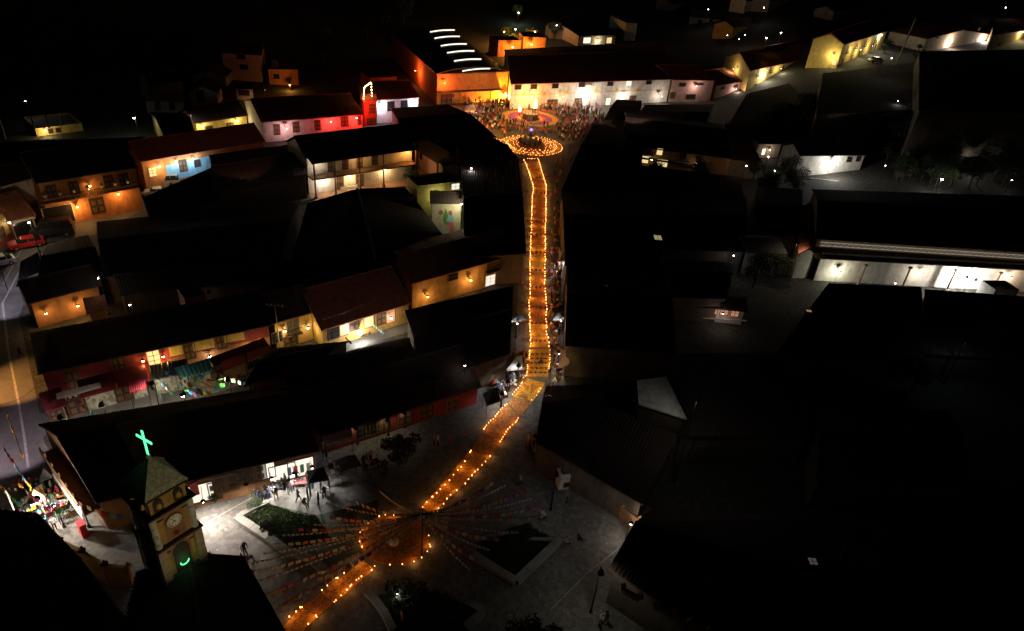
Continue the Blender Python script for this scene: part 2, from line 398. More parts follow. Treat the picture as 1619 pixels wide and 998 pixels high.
def flood(p, aim, label, energy, col=(1,.9,.75), ang=110):
    """black floodlight on a pole, mostly added as fill, its glass turned to what it lights"""
    p=Vector(p); aim=Vector(aim); z0=hz(p.x,p.y); t=thing('floodlight',label,'lamp',(p.x,p.y,z0)); hh=p.z-z0; d=(aim-p).normalized(); s=d.cross(Vector((0,0,1))).normalized(); u=s.cross(d)
    mb=MB(); mb.tube((0,0,0),(0,0,hh-.1),.05,.035,M['iron'],6); link('pole',mb.mesh('pole'),t)
    c=Vector((0,0,hh)); q=lambda a,b,k:c+s*a+u*b+d*k; mb=MB(); mb.hexa([q(-.18,-.13,-.12),q(.18,-.13,-.12),q(.18,.13,-.12),q(-.18,.13,-.12)],[q(-.24,-.18,.12),q(.24,-.18,.12),q(.24,.18,.12),q(-.24,.18,.12)],M['iron']); link('housing',mb.mesh('housing'),t)
    mb=MB(); mb.hexa([q(-.2,-.14,.122),q(.2,-.14,.122),q(.2,.14,.122),q(-.2,.14,.122)],[q(-.2,-.14,.14),q(.2,-.14,.14),q(.2,.14,.14),q(-.2,.14,.14)],M['bulbw']); link('lamp_glass',mb.mesh('lamp_glass'),t)
    point(t,c+d*.22,energy,col,.1,ang,d); return t

# ---------------------------------------------------------------- the far hall and the square's long white side
hall = house('market_hall', 'long barrel-roofed orange hall with six glowing skylight strips', (690,118), (806,114), 'orange', vb=166, bl=(618,52), br='par', rise=1.5, roof='sheet', barrel=True, cat='hall', ribs=False)
def on_barrel(u,v):
    z=hall.z0+hall.h+1; hs=hall
    for _ in range(12):
        p=G(u,v,z); ab=hs.B-hs.A; ad=hs.D-hs.A; den=ab.x*ad.y-ab.y*ad.x; q=p-hs.A; fx=(q.x*ad.y-q.y*ad.x)/den; fx=max(0,min(1,fx)); z=.5*z+.5*(hs.z0+hs.h+1.5*math.sin(math.pi*fx)**.8+.16)
    return Vector((p.x,p.y,z+.03))
for (ul,vl,ur,vr) in ((680,51,719,48),(687,61,727,58),(697,73,738,70),(707,84,750,81),(718,97,761,94),(731,113,775,109)):
    mb=MB(); prev=None
    for j in range(9):
        f=j/8; u_=ul+(ur-ul)*f; v_=vl+(vr-vl)*f-1.2*math.sin(math.pi*f); p=on_barrel(u_,v_-.75)-hall.t.location; q=on_barrel(u_,v_+.75)-hall.t.location
        if prev: mb.hexa([prev[0],p,q,prev[1]],[x+Vector((0,0,.08)) for x in (prev[0],p,q,prev[1])], M['strip'])
        prev=(p,q)
    link('skylight', mb.mesh('skylight'), hall.t)
slab_on(hall, 'canopy', 691,145, 792,141, .18, 1.6, M['tiledark'])
feat(hall, 'door', 706,158, 3.2, 3, label='dark stall front in the orange wall')
slab_on(hall, 'sign_board', 699,155, 718,154, .9, .12, M['crimson'])
slab_on(hall, 'cornice', 690,119, 806,115, .3, .12, M['brownw'])
for u in (727,752,775): slab_on(hall, 'pilaster', u,160, u+3,160, 3.2, .1, M['orange'])

wl = house('white_arcade_house', 'long two-storey white house with diamond frieze on the far side of the square', (807,134), (1062,126), 'white', vb=174, rise=2.6, bl=(797,79), br=(1040,66), cat='house')
for u,v in ((819,138),(844,137),(878,136),(920,134)): feat(wl, 'win', u, v, 1.9, 1.2, label='half-height dark window under the eave')
feat(wl, 'win', 965,132,1.9,1.3); feat(wl,'win_w',994,132,1.9,1.3,label='window with lit panes'); feat(wl,'win',1026,130,1.9,1.2)
for u,v,w_,h_ in ((873,165,3.2,2.6),(914,163,2.4,2.7),(1000,156,2.2,1.7)): feat(wl,'door',u,v,w_,h_)
feat(wl,'open_w',961,162,1.7,2.6,label='bright open doorway with a lit picture')
slab_on(wl,'frieze_band',808,151,1060,142,.16,.05,M['gold'])
for u,v in ((830,149),(860,148),(895,146),(942,144),(976,143),(1008,142)):
    x,d,nrm = wallhit(wl,'F',u,v); b=x-wl.t.location; up=Vector((0,0,.65)); e=nrm*.06; g2=nrm*.14
    mb=MB(); mb.hexa([b-up+e,b+d*.6+e,b+up+e,b-d*.6+e],[b-up+g2,b+d*.6+g2,b+up+g2,b-d*.6+g2],M['gold']); link('diamond',mb.mesh('diamond'),wl.t)
gp = house('plain_pink_house','plain greyish-pink house right of the long white house',(1064,127),(1132,128),'pink',vb=162,rise=2,rv=(1095,104))
feat(gp,'win',1079,134,2.2,1); feat(gp,'win',1105,133,3,.6)
feat(gp,'door',1063,151,1.7,1.8); feat(gp,'win',1092,153,3.2,1.4)
sm = house('small_corner_house','small low-roofed house between the pink house and the yellow house',(1133,136),(1186,128),'pink',vb=158,rise=1.8,rv=(1150,108))
feat(sm,'win',1143,139,1.8,1); feat(sm,'win',1164,136,1.8,1); feat(sm,'win',1160,147,1.8,1)
y1 = house('yellow_gabled_house','two-storey yellow house whose bare gable faces the pink house',(1186,113),(1302,88),'yellow',vb=146,rise=3.4,bl=(1146,90),br=(1262,62))
for u,v in ((1198,115),(1218,110),(1238,108),(1256,105),(1273,102)): feat(y1,'balc',u,v,1.3,2)
for u,v in ((1194,138),(1250,124),(1269,120)): feat(y1,'door',u,v,1.7,1.9)
slab_on(y1,'awning',1198,134,1240,125,.12,1.2,M['tile'])
feat(y1,'open_o',1210,133,1.5,1.4); feat(y1,'open_w',1231,128,1.2,1.4)
wall_lamp(y1,1206,118,'white wall lamp on the yellow gabled house above its awning',1300,(1,.93,.8))
wall_lamp(y1,1294,95,'white corner lamp at the right end of the yellow gabled house',1300,(1,.93,.8))
y2 = house('yellow_far_house','smaller yellow house with dark red base beside the parked white car',(1335,71),(1404,50),'yellow',vb=108,rise=2.6,bl=(1284,62),br=(1358,36),dado='crimson')
for u,v in ((1340,79),(1354,74),(1368,69),(1384,63)): feat(y2,'balc',u,v,1.2,1.9)
for u,v in ((1332,97),(1346,92),(1358,86),(1384,74)): feat(y2,'door',u,v,1.1,1.8)
feat(y2,'win_y',1319,100,1.2,1,side='L')
wall_lamp(y2,1391,55,'white wall lamp at the far end of the smaller yellow house',1500,(1,.93,.8))
h7 = house('beige_gabled_house','beige gable-fronted house at the top right corner',(1466,62),(1567,55),'cream',vb=82,ridge='y',rise=2.4,depth=16)
feat(h7,'win',1483,58,1.6,1.2); feat(h7,'win',1548,46,1.3,1.2); feat(h7,'door',1542,68,1.4,2); 
wall_lamp(h7,1552,63,'white lamp beside the door of the beige gable-fronted house',3000,(1,.9,.8))
h8 = house('ochre_corner_house','ochre wing with shuttered windows in the top right corner',(1568,56),(1645,46),'ochre',vb=80,rise=2.4,bl=(1566,30),br=(1650,24))
feat(h8,'win',1590,52,1.5,1); feat(h8,'door',1581,70,2,1.4)
wall_lamp(h8,1614,50,'lamp on the ochre wing at the edge of the picture',2800,(1,.8,.4))

wall_lamp(y1,1250,108,'third lamp, added in the middle of the yellow gabled house front',900,(1,.85,.5),off=1.2,r=.06); wall_lamp(y1,1165,110,'lamp on the bare gable of the yellow gabled house',500,(1,.8,.45),side='L',off=1.2,r=.06)  # middle front lamp added to even out the brightness
wall_lamp(y2,1318,88,'lamp on the left wall of the smaller yellow house',900,(1,.85,.4),side='L',off=1.2,r=.06); wall_lamp(y2,1355,78,'lamp in the middle of the smaller yellow house front',800,(1,.85,.4),off=1.2,r=.06)
wall_lamp(h7,1500,66,'left lamp on the beige gable-fronted house',2400,(1,.78,.6),off=1.2,r=.06)
# left of the hall
rs = house('shop_with_brown_roof','low shop lit white and blue under a brown sloping roof',(594,159),(664,155),'white',vb=196,rise=2.6,rv=(640,128),roof='tile')
feat(rs,'win',618,168,1.7,2.2); feat(rs,'win',639,165,1.7,1.8)
wall_lamp(rs,600,164,'blue-white lamp over the left window of the brown-roofed shop',900,(.75,.8,1)); wall_lamp(rs,655,160,'blue-white lamp over the right window of the brown-roofed shop',700,(.75,.8,1))
rb_ = house('red_parapet_house','red flat-roofed block rising behind the brown-roofed shop',(585,126),(627,124),'red',h=5.5,depth=7,flat=True)
rf = house('red_front_house','narrow red front with an arched sign outlined in bulbs',(574,161),(597,160),'red',vb=200,rise=1.2,rv=(585,150))
feat(rf,'door',588,172,1.4,2.1); feat(rf,'door',587,192,2,1.4)
# string of bulbs tracing a little gable
p0 = [(575,158),(576,138),(587,130),(588,154)]
x0 = [wallhit(rf,'F',u,v)[0] for u,v in p0]
sg = thing('bulb_gable_sign','gable-shaped outline of yellow bulbs above the narrow red front','sign',x0[0])
mb = MB(); 
for i in range(3): mb.tube(x0[i]-x0[0], x0[i+1]-x0[0], .06, mt=M['wood'], n=6)
link('sign_frame', mb.mesh('sign_frame'), sg); bm_ = MB(); bm_.lathe([(0,-.13),(.13,0),(0,.13)],M['bulbo'],8); bme = bm_.mesh('bulb')
for i in range(3):
    for k in range(5): link('bulb', bme, sg, (x0[i]-x0[0]).lerp(x0[i+1]-x0[0], (k+.5)/5)+Vector((0,-.1,0)))
point(sg,(.8,-2.2,-1),1500,(1,.08,.03),.3)
pl = house('long_red_lit_house','long low house whose white wall turns red in the stage light',(413,194),(576,182),'white',vb=226,rise=2.6,rv=(490,152))
for u,v,w_,h_ in ((438,205,1.2,2.2),(468,201,1.3,2.2),(502,198,1.2,2.1),(545,192,1.6,2.2),(568,190,.8,2.0)): feat(pl,'door',u,v,w_,h_)

# dim houses on the slope to the left
o1 = house('orange_cube_house','small flat orange house with a water tank on its roof',(424,112),(471,113),'orange',vb=134,flat=True,depth=7)
feat(o1,'win',437,121,1.5,1.2)
mb = MB(); mb.lathe([(0,0),(.85,0),(.9,.2),(.9,1.5),(.5,1.9),(.2,2),(0,2)],M['cream'],14); 
tk_ = tag(link('water_tank', mb.mesh('water_tank'), None, o1.t.location+Vector((-2.2,0,o1.h+.01))),'pale round water tank on the flat orange house','tank')
o2 = house('garden_wall','dull brown yard wall below the flat orange house','','') if False else None
dim = [
 ('tall_dim_house','tall two-storey house with faint orange side left of the flat orange house',(348,84),(414,88),'pink',dict(vb=126,rise=2,rv=(380,70)),[('win',381,90,2,1.2),('win',386,106,2,1.2)]),
 ('low_gable_house','dim gable-fronted house behind the one with the arched window',(302,119),(358,122),'grey',dict(vb=134,ridge='y',rise=1.8,depth=8),[('win',330,126,2,.9)]),
 ('arched_window_house','dim white gable-fronted house with a big arched window',(297,147),(345,148),'white',dict(vb=170,ridge='y',rise=1.9,depth=9),[('arch',317,152,1.8,3)]),
 ('porch_house','little dim house with a wide dark porch opening',(370,140),(400,141),'white',dict(vb=158,rise=1.2,rv=(385,132)),[('arch',386,147,2.6,1.4)]),
 ('twin_window_house','dim grey house with two tall windows at the left of the slope',(227,160),(290,161),'grey',dict(vb=180,rise=2,rv=(260,146)),[('tall',249,167,1,2),('tall',272,167,1,2)]),
 ('dark_slope_house','nearly black house high on the left slope',(238,134),(290,128),'grey',dict(h=4,rise=1.6,depth=8),[]),
]
for nm,lb,a_,b_,wm,kw,fs in dim:
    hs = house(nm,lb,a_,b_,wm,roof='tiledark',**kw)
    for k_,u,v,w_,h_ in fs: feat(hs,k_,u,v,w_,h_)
yl = house('lit_yellow_back_house','low house with a glowing yellow back wall above the reddish roof',(308,196),(393,183),'yellow',vb=209,rise=2.2,rv=(350,164),roof='tiledark')
feat(yl,'win',330,203,1.6,1); feat(yl,'door',364,199,1.6,1.4)
wall_lamp(yl,318,198,'warm lamp on the glowing yellow back wall, left end',420,(1,.72,.3)); wall_lamp(yl,372,190,'warm lamp on the glowing yellow back wall, right end',420,(1,.72,.3))
yb = house('narrow_roof_house','dark narrow-roofed house left of the glowing yellow back wall',(262,222),(309,213),'yellow',h=4,bl=(236,178),br=(296,180),rise=1.2,roof='tiledark')
y6 = house('small_yellow_house','small yellow-lit wall with roof posts far left',(56,207),(130,198),'yellow',vb=216,depth=9,flat=True,roof='grey')
for u,v in ((80,207),(92,206)): feat(y6,'win',u,v,.8,.9)
for u,v in ((55,192),(78,188),(96,185)):
    p = G(u,v+14,3.2); mb = MB(); mb.tube((0,0,0),(0,0,2.4),.16,mt=M['grey'],n=8); mb.tube((0,0,0),(.1,0,2.9),.03,mt=M['iron'],n=5); tag(link('rebar_post',mb.mesh('rebar_post'),None,p),'unfinished concrete post standing on the small yellow house','post','unfinished posts on the small yellow house')
wall_lamp(y6,70,205,'yellow lamp on the small far left house',260,(1,.75,.3))

# ---------------------------------------------------------------- left street side
b1 = house('orange_balcony_house','two-storey orange house with a long balcony along the left street',(57,291),(218,265),'orange',vb=362,rise=2.6,rv=(140,228),roof='tiledark')
for u,v in ((82,303),(117,297),(172,287),(196,284)): feat(b1,'door',u,v,1.3,2)
feat(b1,'garage',93,340,4,2.9); feat(b1,'door',154,325,2,2.6)
x0_,d_,n_ = wallhit(b1,'F',60,322); x1_,_,_ = wallhit(b1,'F',217,291)
mb = MB(); bs = b1.t.location; zf = x0_.z
for xx in (0,): 
    a_=x0_-bs; c_=Vector((x1_.x,x1_.y,zf))-bs; p=n_*1.1
    mb.hexa([a_+n_*.002,c_+n_*.002,c_+p,a_+p],[q+Vector((0,0,.15)) for q in (a_+n_*.002,c_+n_*.002,c_+p,a_+p)],M['brownw'])
link('balcony_floor',mb.mesh('balcony_floor'),b1.t); mb = MB(); ln=(c_-a_).length; dd_=(c_-a_).normalized()
for i in range(int(ln/.35)+1):
    q=a_+dd_*(i*.35)+n_*1.05; mb.tube(q+Vector((0,0,.15)),q+Vector((0,0,1.05)),.03,mt=M['dark'],n=4)
mb.tube(a_+n_*1.05+Vector((0,0,1.05)),c_+n_*1.05+Vector((0,0,1.05)),.06,mt=M['dark'],n=5); link('balcony_railing',mb.mesh('balcony_railing'),b1.t)
for i in range(7):
    q=a_+dd_*(1+i*ln/7.3)+n_*1.05; mb=MB(); mb.lathe([(0,0),(.16,0),(.22,.3),(.15,.32)],M['white'],8); mb.lathe([(.1,.3),(.3,.5),(.2,.75),(0,.85)],M['leaf'],7)
    tag(link('flower_pot',mb.mesh('flower_pot'),None,q+bs+Vector((0,0,1.12))),'white flower pot on the railing of the long balcony','flower pot','flower pots on the long balcony')
wall_lamp(b1,120,325,'orange wall lamp under the long balcony near the garage',330,(1,.5,.15),bulb='bulbo'); wall_lamp(b1,185,305,'orange wall lamp under the long balcony, right half',260,(1,.5,.15),bulb='bulbo')
wall_lamp(b1,140,292,'dim orange lamp on the balcony floor of the long orange house',60,(1,.5,.15),bulb='bulbo')
b1b = house('beige_upper_house','plain beige house end at the far left edge',(-40,307),(55,281),'cream',h=6.5,depth=8,rise=1.5,roof='tiledark')
gg = house('garage_house','low garage with red tile roof and white door surround',(14,351),(58,340),'orange',vb=384,ridge='shed',rise=2.4,depth=5)
feat(gg,'garage',39,363,2.7,2.6); slab_on(gg,'door_hood',20,353,56,345,.3,.15,M['white'])
ls = house('left_edge_house','yellow house end at the left edge beside the garage',(-60,392),(14,328),'yellow',vb=440,rise=1.5,depth=5,dado='crimson',h=None)
feat(ls,'door',4,372,1.5,2.2)
wall_lamp(ls,6,352,'white lamp on the yellow house at the left edge',420,(1,.85,.6))
b2 = house('blue_and_orange_house','long single-storey house painted orange and light blue, with reddish tile roof',(221,257),(420,224),'orange',vb=304,rise=2.4,rv=(320,208))
slab_on(b2,'blue_wall_panel',266,287,335,270,2.9,.03,M['blue']); slab_on(b2,'red_dado',266,297,335,278,.8,.06,M['crimson'])
feat(b2,'door',289,262,1.3,2.1); feat(b2,'win',312,258,1.1,1.3); feat(b2,'win_y',241,272,1.1,1.5,label='white-barred window in the orange part')
wall_lamp(b2,277,254,'blue-white lamp under the eave, left of the blue wall door',380,(.75,.9,1),off=.5,r=.1); wall_lamp(b2,303,250,'blue-white lamp under the eave, right of the blue wall door',380,(.75,.9,1),off=.5,r=.1)
wall_lamp(b2,250,262,'yellow lamp on the orange part of the blue and orange house',330,(1,.65,.25),off=.5)

# arcade courtyard house
ar = house('courtyard_arcade_house','two-storey house with lit wooden gallery facing a courtyard',(483,251),(655,228),'cream',h=7,rise=2.4,rv=(560,206),roof='tiledark')
bs = ar.t.location; _,d_,n_ = wallhit(ar,'F',500,270)
aw = ar.w[0]-bs; bw = ar.w[1]-bs; ln=(bw-aw).length
mb = MB(); z2 = ar.z0-bs.z+3.4
A0=Vector((aw.x,aw.y,z2)); B0=Vector((bw.x,bw.y,z2)); p=n_*2.2
mb.hexa([A0+n_*.01,B0+n_*.01,B0+p,A0+p],[q+Vector((0,0,.25)) for q in (A0+n_*.01,B0+n_*.01,B0+p,A0+p)],M['wood']); link('gallery_floor',mb.mesh('gallery_floor'),ar.t)
mb = MB()
for i in range(int(ln/.4)+1):
    q=A0+d_*(i*.4)+n_*2.15; mb.tube(q+Vector((0,0,.25)),q+Vector((0,0,1.1)),.03,mt=M['dark'],n=4)
mb.tube(A0+n_*2.15+Vector((0,0,1.1)),B0+n_*2.15+Vector((0,0,1.1)),.06,mt=M['white'],n=5); link('gallery_railing',mb.mesh('gallery_railing'),ar.t)
for f in (.02,.2,.43,.66,.99):
    q=A0+d_*(ln*f)+n_*2.1; mb=MB(); q0=Vector((q.x,q.y,ar.z0-bs.z)); mb.tube(q0,q0+Vector((0,0,7)),.16,mt=M['wood'],n=8); mb.tube(q0,q0+Vector((0,0,.5)),.3,.25,M['grey'],8); link('post',mb.mesh('post'),ar.t)
mb = MB(); e0=Vector((aw.x,aw.y,7.05+ar.z0-bs.z)); e1=Vector((bw.x,bw.y,7.05+ar.z0-bs.z)); up=Vector((0,0,.12)); p=n_*2.5+Vector((0,0,-.5))
mb.hexa([e0+n_*.4,e1+n_*.4,e1+p,e0+p],[x+up for x in (e0+n_*.4,e1+n_*.4,e1+p,e0+p)],M['tiledark']); link('gallery_roof',mb.mesh('gallery_roof'),ar.t)
for u,v,w_,h_ in ((537,268,1.2,2.3),(568,266,1.4,2.3)): feat(ar,'door',u,v,w_,h_,z=1.2)
for u,v in ((522,246),(545,243),(568,240),(592,238)): feat(ar,'door',u,v,1.1,2.1,z=4.7)
wall_lamp(ar,565,243,'warm lamp in the middle of the wooden gallery',260,(1,.62,.25),bulb='bulbo',off=.5); wall_lamp(ar,643,236,'orange lamp at the right end of the wooden gallery',420,(1,.45,.12),bulb='bulbo')
wall_lamp(ar,500,256,'white lamp at the left end of the wooden gallery',150,(1,.95,.85),off=.5); wall_lamp(ar,510,284,'white lamp under the wooden gallery at its left end',420,(1,.92,.8),off=.5,r=.1); wall_lamp(ar,552,277,'warm lamp under the wooden gallery between two doors',420,(1,.7,.35),off=.5); wall_lamp(ar,607,268,'warm lamp under the wooden gallery at its right bay',380,(1,.7,.35),off=.5)
sheet('courtyard', [(490,312),(480,290),(650,262),(700,280),(640,330),(510,330)], M['brownw'], .012)
# courtyard planter wall
def curb(name, pix, w=.3, h=.45, mt='grey', label=None, cat='curb', group=None, closed=False, z=0):
    pts=[G(u,v,0) for u,v in pix]; o=thing(name,label,cat,pts[0],0,group); c=pts[0]; n=len(pts)
    for i in range(n if closed else n-1):
        a,b=pts[i]-c,pts[(i+1)%n]-c; d=(b-a).normalized(); s=Vector((-d.y,d.x,0))*w/2; ln=(b-a).length
        k=max(1,int(ln/1.4))
        for j in range(k):
            p=a.lerp(b,j/k+.004)+d*0; q=a.lerp(b,(j+1)/k-.004); hh=h+random.uniform(-.02,.02)
            mb=MB(); mb.hexa([p-s,q-s,q+s,p+s],[x+Vector((0,0,hh)) for x in (p-s,q-s,q+s,p+s)],M[mt]); link('kerb_block',mb.mesh('kerb_block'),o)
    return o
curb('courtyard_kerb',[(515,287),(527,300),(565,298),(558,285)],.3,.5,'white','white kerb round a small bed in the lit courtyard')
# mural annex
mu = house('mural_house','small house end with a painted tree and figures on its pale wall',(680,322),(733,323),'cream',vb=372,rise=1.6,rv=(705,305),roof='tiledark')
# painted mural: plain flat figures, slightly proud of the wall
def paint_poly(hs,name,pix,c,proud=.02):
    pts=[wallhit(hs,'F',u,v) for u,v in pix]; b=hs.t.location; mb=MB(); mb.hexa([x-b+n*.004 for x,_,n in pts],[x-b+n*proud for x,_,n in pts],paint(name,c,.8)); return link('mural',mb.mesh('mural'),hs.t)
def blob(u,v,ru,rv,n=10): return [(u+ru*math.cos(i*6.283/n),v+rv*math.sin(i*6.283/n)) for i in range(n)]
paint_poly(mu,'mural_green',[(702,354),(700,346),(705,329),(711,348),(709,356)],(.1,.22,.04))
paint_poly(mu,'mural_skin',blob(697,336,3.6,4),(.2,.12,.06)); paint_poly(mu,'mural_skin',blob(712,337,3.2,4),(.2,.12,.06),.03)
paint_poly(mu,'mural_blue',[(705,350),(709,341),(716,341),(718,351)],(.2,.42,.5),.032)
paint_poly(mu,'mural_pink',[(706,351),(717,352),(718,366),(712,370),(711,358)],(.6,.12,.14),.028)
wall_lamp(mu,728,317,'lamp lighting the painted mural wall',520,(1,.98,.62),off=1.5)
an = house('olive_annex','olive annex with one bright window behind the mural house',(660,298),(733,290),'yellow',vb=345,flat=True,depth=5,roof='sheet')
feat(an,'win_w',720,295,1.5,1.1,label='bright four-pane window')
wall_lamp(an,690,306,'small lamp on the olive annex wall',160,(.9,1,.5),off=.5)
gp2 = house('grey_roof_hut','pale grey rooftop hut behind the olive annex',(700,268),(738,266),'grey',vb=292,flat=True,depth=4,roof='sheet')
bare_lamp(G(745,266,6),'small white lamp above the grey rooftop hut',90)
sb = house('side_gable_house','narrow house with dim tall windows right of the wooden gallery',(655,236),(690,258),'pink',vb=262,rise=1.5,depth=6,roof='tiledark')
feat(sb,'tall',666,244,.9,1.9)
# ---------------------------------------------------------------- orange street-corner house, red row, lower row
b6 = house('orange_street_house','orange house with lit barred window on the corner of the candle-lit street',(650,450),(814,405),'ochre',vb=492,rise=1.5,bl=(612,395),br=(775,352))
feat(b6,'win_w',775,443,1.7,1.7,label='window lit white from inside behind bars'); feat(b6,'balc',778,420,1.8,1.4); feat(b6,'win',716,438,1.6,1)
wall_lamp(b6,740,440,'orange lamp on the orange corner house',230,(1,.5,.18),bulb='bulbo'); wall_lamp(b6,672,466,'orange lamp at the left end of the orange corner house',170,(1,.5,.18),bulb='bulbo')
cr = house('crimson_row_house','long low house with crimson left half and brown shuttered right half',(60,593),(430,515),'crimson',vb=642,rise=2.6,rv=(60,528),roof='tiledark')
slab_on(cr,'red_wall_panel',200,612,267,598,2.5,.03,M['red']); slab_on(cr,'brown_wall_panel',270,597,429,560,2.6,.03,M['brownw'])
for u,v,w_ in ((280,554,1.9),(323,545,3.1),(371,532,2.9)):
    x_,_,_=wallhit(cr,'F',u,v+7); slab_on(cr,'yellow_panel',u-w_*5.5,v+8+w_*.8,u+w_*5.5,v+8-w_*1.3,1.3,.06,M['yellow'])
feat(cr,'door',116,600,1.2,2.4); feat(cr,'door',188,577,1.2,2.2); feat(cr,'win_y',243,566,1.1,2.0,label='tall window glowing yellow'); feat(cr,'door',300,556,1.1,2.0); feat(cr,'door',350,540,1.1,2.0)
wall_lamp(cr,225,567,'orange lamp left of the glowing window on the crimson house',70,(1,.5,.15),off=.5,bulb='bulbo'); wall_lamp(cr,257,560,'orange lamp right of the glowing window on the crimson house',140,(1,.6,.2),off=.5,bulb='bulbo')
wall_lamp(cr,330,560,'yellow lamp on the brown half of the crimson row',70,(1,.7,.3),off=.5); wall_lamp(cr,400,545,'yellow lamp near the right end of the crimson row',110,(1,.7,.3),off=.5); wall_lamp(cr,130,612,'faint lamp on the dark left half of the crimson row',26,(1,.6,.5),off=.5,r=.06)
yw = house('yellow_end_house','yellow two-storey end house with a wooden balcony window',(431,513),(498,494),'ochre',vb=557,rise=2.4,rv=(440,462),roof='tiledark')
feat(yw,'balc',463,516,1.5,2.0); feat(yw,'door',460,541,1.7,1.8); feat(yw,'win',438,533,1.2,1.4)
wall_lamp(yw,447,520,'yellow lamp on the yellow end house',140,(1,.72,.25),off=.6); wall_lamp(yw,484,515,'yellow lamp near the right edge of the yellow end house',110,(1,.72,.25),off=.6)
rr = house('red_roof_shop','shop with broad red-brown roof and a row of lit openings',(508,524),(652,480),'ochre',vb=556,rise=3,rv=(560,438),roof='tile')
for u,v,k_ in ((528,525,'win'),(545,519,'open_y'),(560,512,'door'),(583,507,'open_y'),(603,503,'door'),(617,500,'open_o')): feat(rr,k_,u,v,1.3,1.9)
wall_lamp(rr,563,520,'dazzling white lamp under the red-brown roof',800,(1,.95,.85),off=1.1,r=.3)
wall_lamp(rr,615,500,'warm lamp at the right end of the red-roofed shop',110,(1,.75,.35),off=.6)
# low fore-buildings on the alley
f1 = house('low_stone_shop','low stone-walled shop with a narrow red roof and dark doorway',(128,630),(236,602),'stone',vb=655,ridge='shed',rise=.7,depth=2.2,roof='crimson',ribs=False)
feat(f1,'door',122,642,1.6,2.0); feat(f1,'door',196,622,1.6,2.0)
f2 = house('low_stone_corner_shop','smallest stone shop on the alley corner, under a dark red roof',(72,652),(107,641),'stone',vb=676,ridge='shed',rise=.7,depth=2.4,roof='crimson',ribs=False)
feat(f2,'door',90,656,1.2,1.3)
f3 = house('stall_front_house','low front with orange wall and red roof beside the teal awning',(345,590),(432,556),'ochre',vb=612,ridge='shed',rise=.8,depth=2.0,roof='crimson',ribs=False)
feat(f3,'door',342,590,1.3,1.8); feat(f3,'win',400,575,1.4,1)
f4 = house('low_white_stall','low white-walled stall between the stone shop and the teal awning',(238,602),(300,590),'stone',vb=628,ridge='shed',rise=.5,depth=2.0,roof='sheet')
def awning(label, pix, mt, h=2.4, posts=True):
    P4=[G(u,v,hh) for (u,v),hh in zip(pix,(h,h,h+.7,h+.7))]; c=(P4[0]+P4[1]+P4[2]+P4[3])/4; c.z=0
    o=thing('awning',label,'awning',c); mb=MB(); q=[p-c for p in P4]
    N=8
    for i in range(N):      # scalloped cloth between ribs
        a0,a1=q[0].lerp(q[1],i/N),q[0].lerp(q[1],(i+1)/N); b0,b1=q[3].lerp(q[2],i/N),q[3].lerp(q[2],(i+1)/N)
        am,bm2=(a0+a1)/2-Vector((0,0,.07)),(b0+b1)/2-Vector((0,0,.07)); t_=Vector((0,0,.03))
        for x in ((a0,am,bm2,b0),(am,a1,b1,bm2)): mb.hexa(list(x),[y+t_ for y in x],mt)
        mb.hexa([a0,am,am+Vector((0,-.02,0))],[a0-Vector((0,0,.25)),am-Vector((0,0,.25)),am+Vector((0,-.02,-.25))],mt)
    link('canopy_cloth',mb.mesh('canopy_cloth'),o)
    for p in q:
        mb=MB(); mb.tube(p,Vector((p.x,p.y,0)),.03,mt=M['iron'],n=6); link('post',mb.mesh('post'),o)
    return o
awning('long white awning over the low stone shop',[(90,632),(160,613),(158,604),(88,622)],cloth((.7,.7,.68)))
awning('teal and white awning in front of the crimson row',[(285,598),(336,586),(332,566),(275,582)],cloth((.12,.42,.42)),2.6)
awning('red cloth awning right of the teal one',[(352,583),(388,570),(385,560),(350,572)],cloth((.4,.06,.04)),2.6)
awning('second red cloth awning near the yellow end house',[(392,570),(430,556),(428,545),(390,558)],cloth((.5,.12,.05)),2.6)
awning('red awning strip above the low stone shop doorway',[(205,620),(232,612),(230,596),(203,602)],cloth((.35,.03,.05)),2.5)
# yard behind the crimson row
yd = house('yard_back_house','dark house whose rear wall glows orange over a small yard',(44,482),(160,452),'brownw',vb=522,rise=1.8,rv=(100,430),roof='tiledark')
wall_lamp(yd,70,492,'orange lamp on the left of the small yard wall',90,(1,.5,.15),bulb='bulbo'); wall_lamp(yd,120,480,'orange lamp in the middle of the small yard wall',160,(1,.5,.15),bulb='bulbo')
sh = house('yard_shed','small yellow-brown shed in the orange-lit yard',(137,497),(172,490),'ochre',h=2.6,ridge='shed',rise=.5,depth=3,roof='tile')
pk = house('pink_roof_room','small pinkish room poking above the dark roofs of the crimson row',(293,478),(325,470),'pink',h=4.5,flat=True,depth=3,roof='sheet')
bare_lamp(G(205,482,5),'small warm lamp behind the dark crimson row roof',60,(1,.7,.4),r=.12)
bare_lamp(G(330,462,5),'warm lamp beside the small pinkish roof room',60,(1,.7,.45),r=.06)
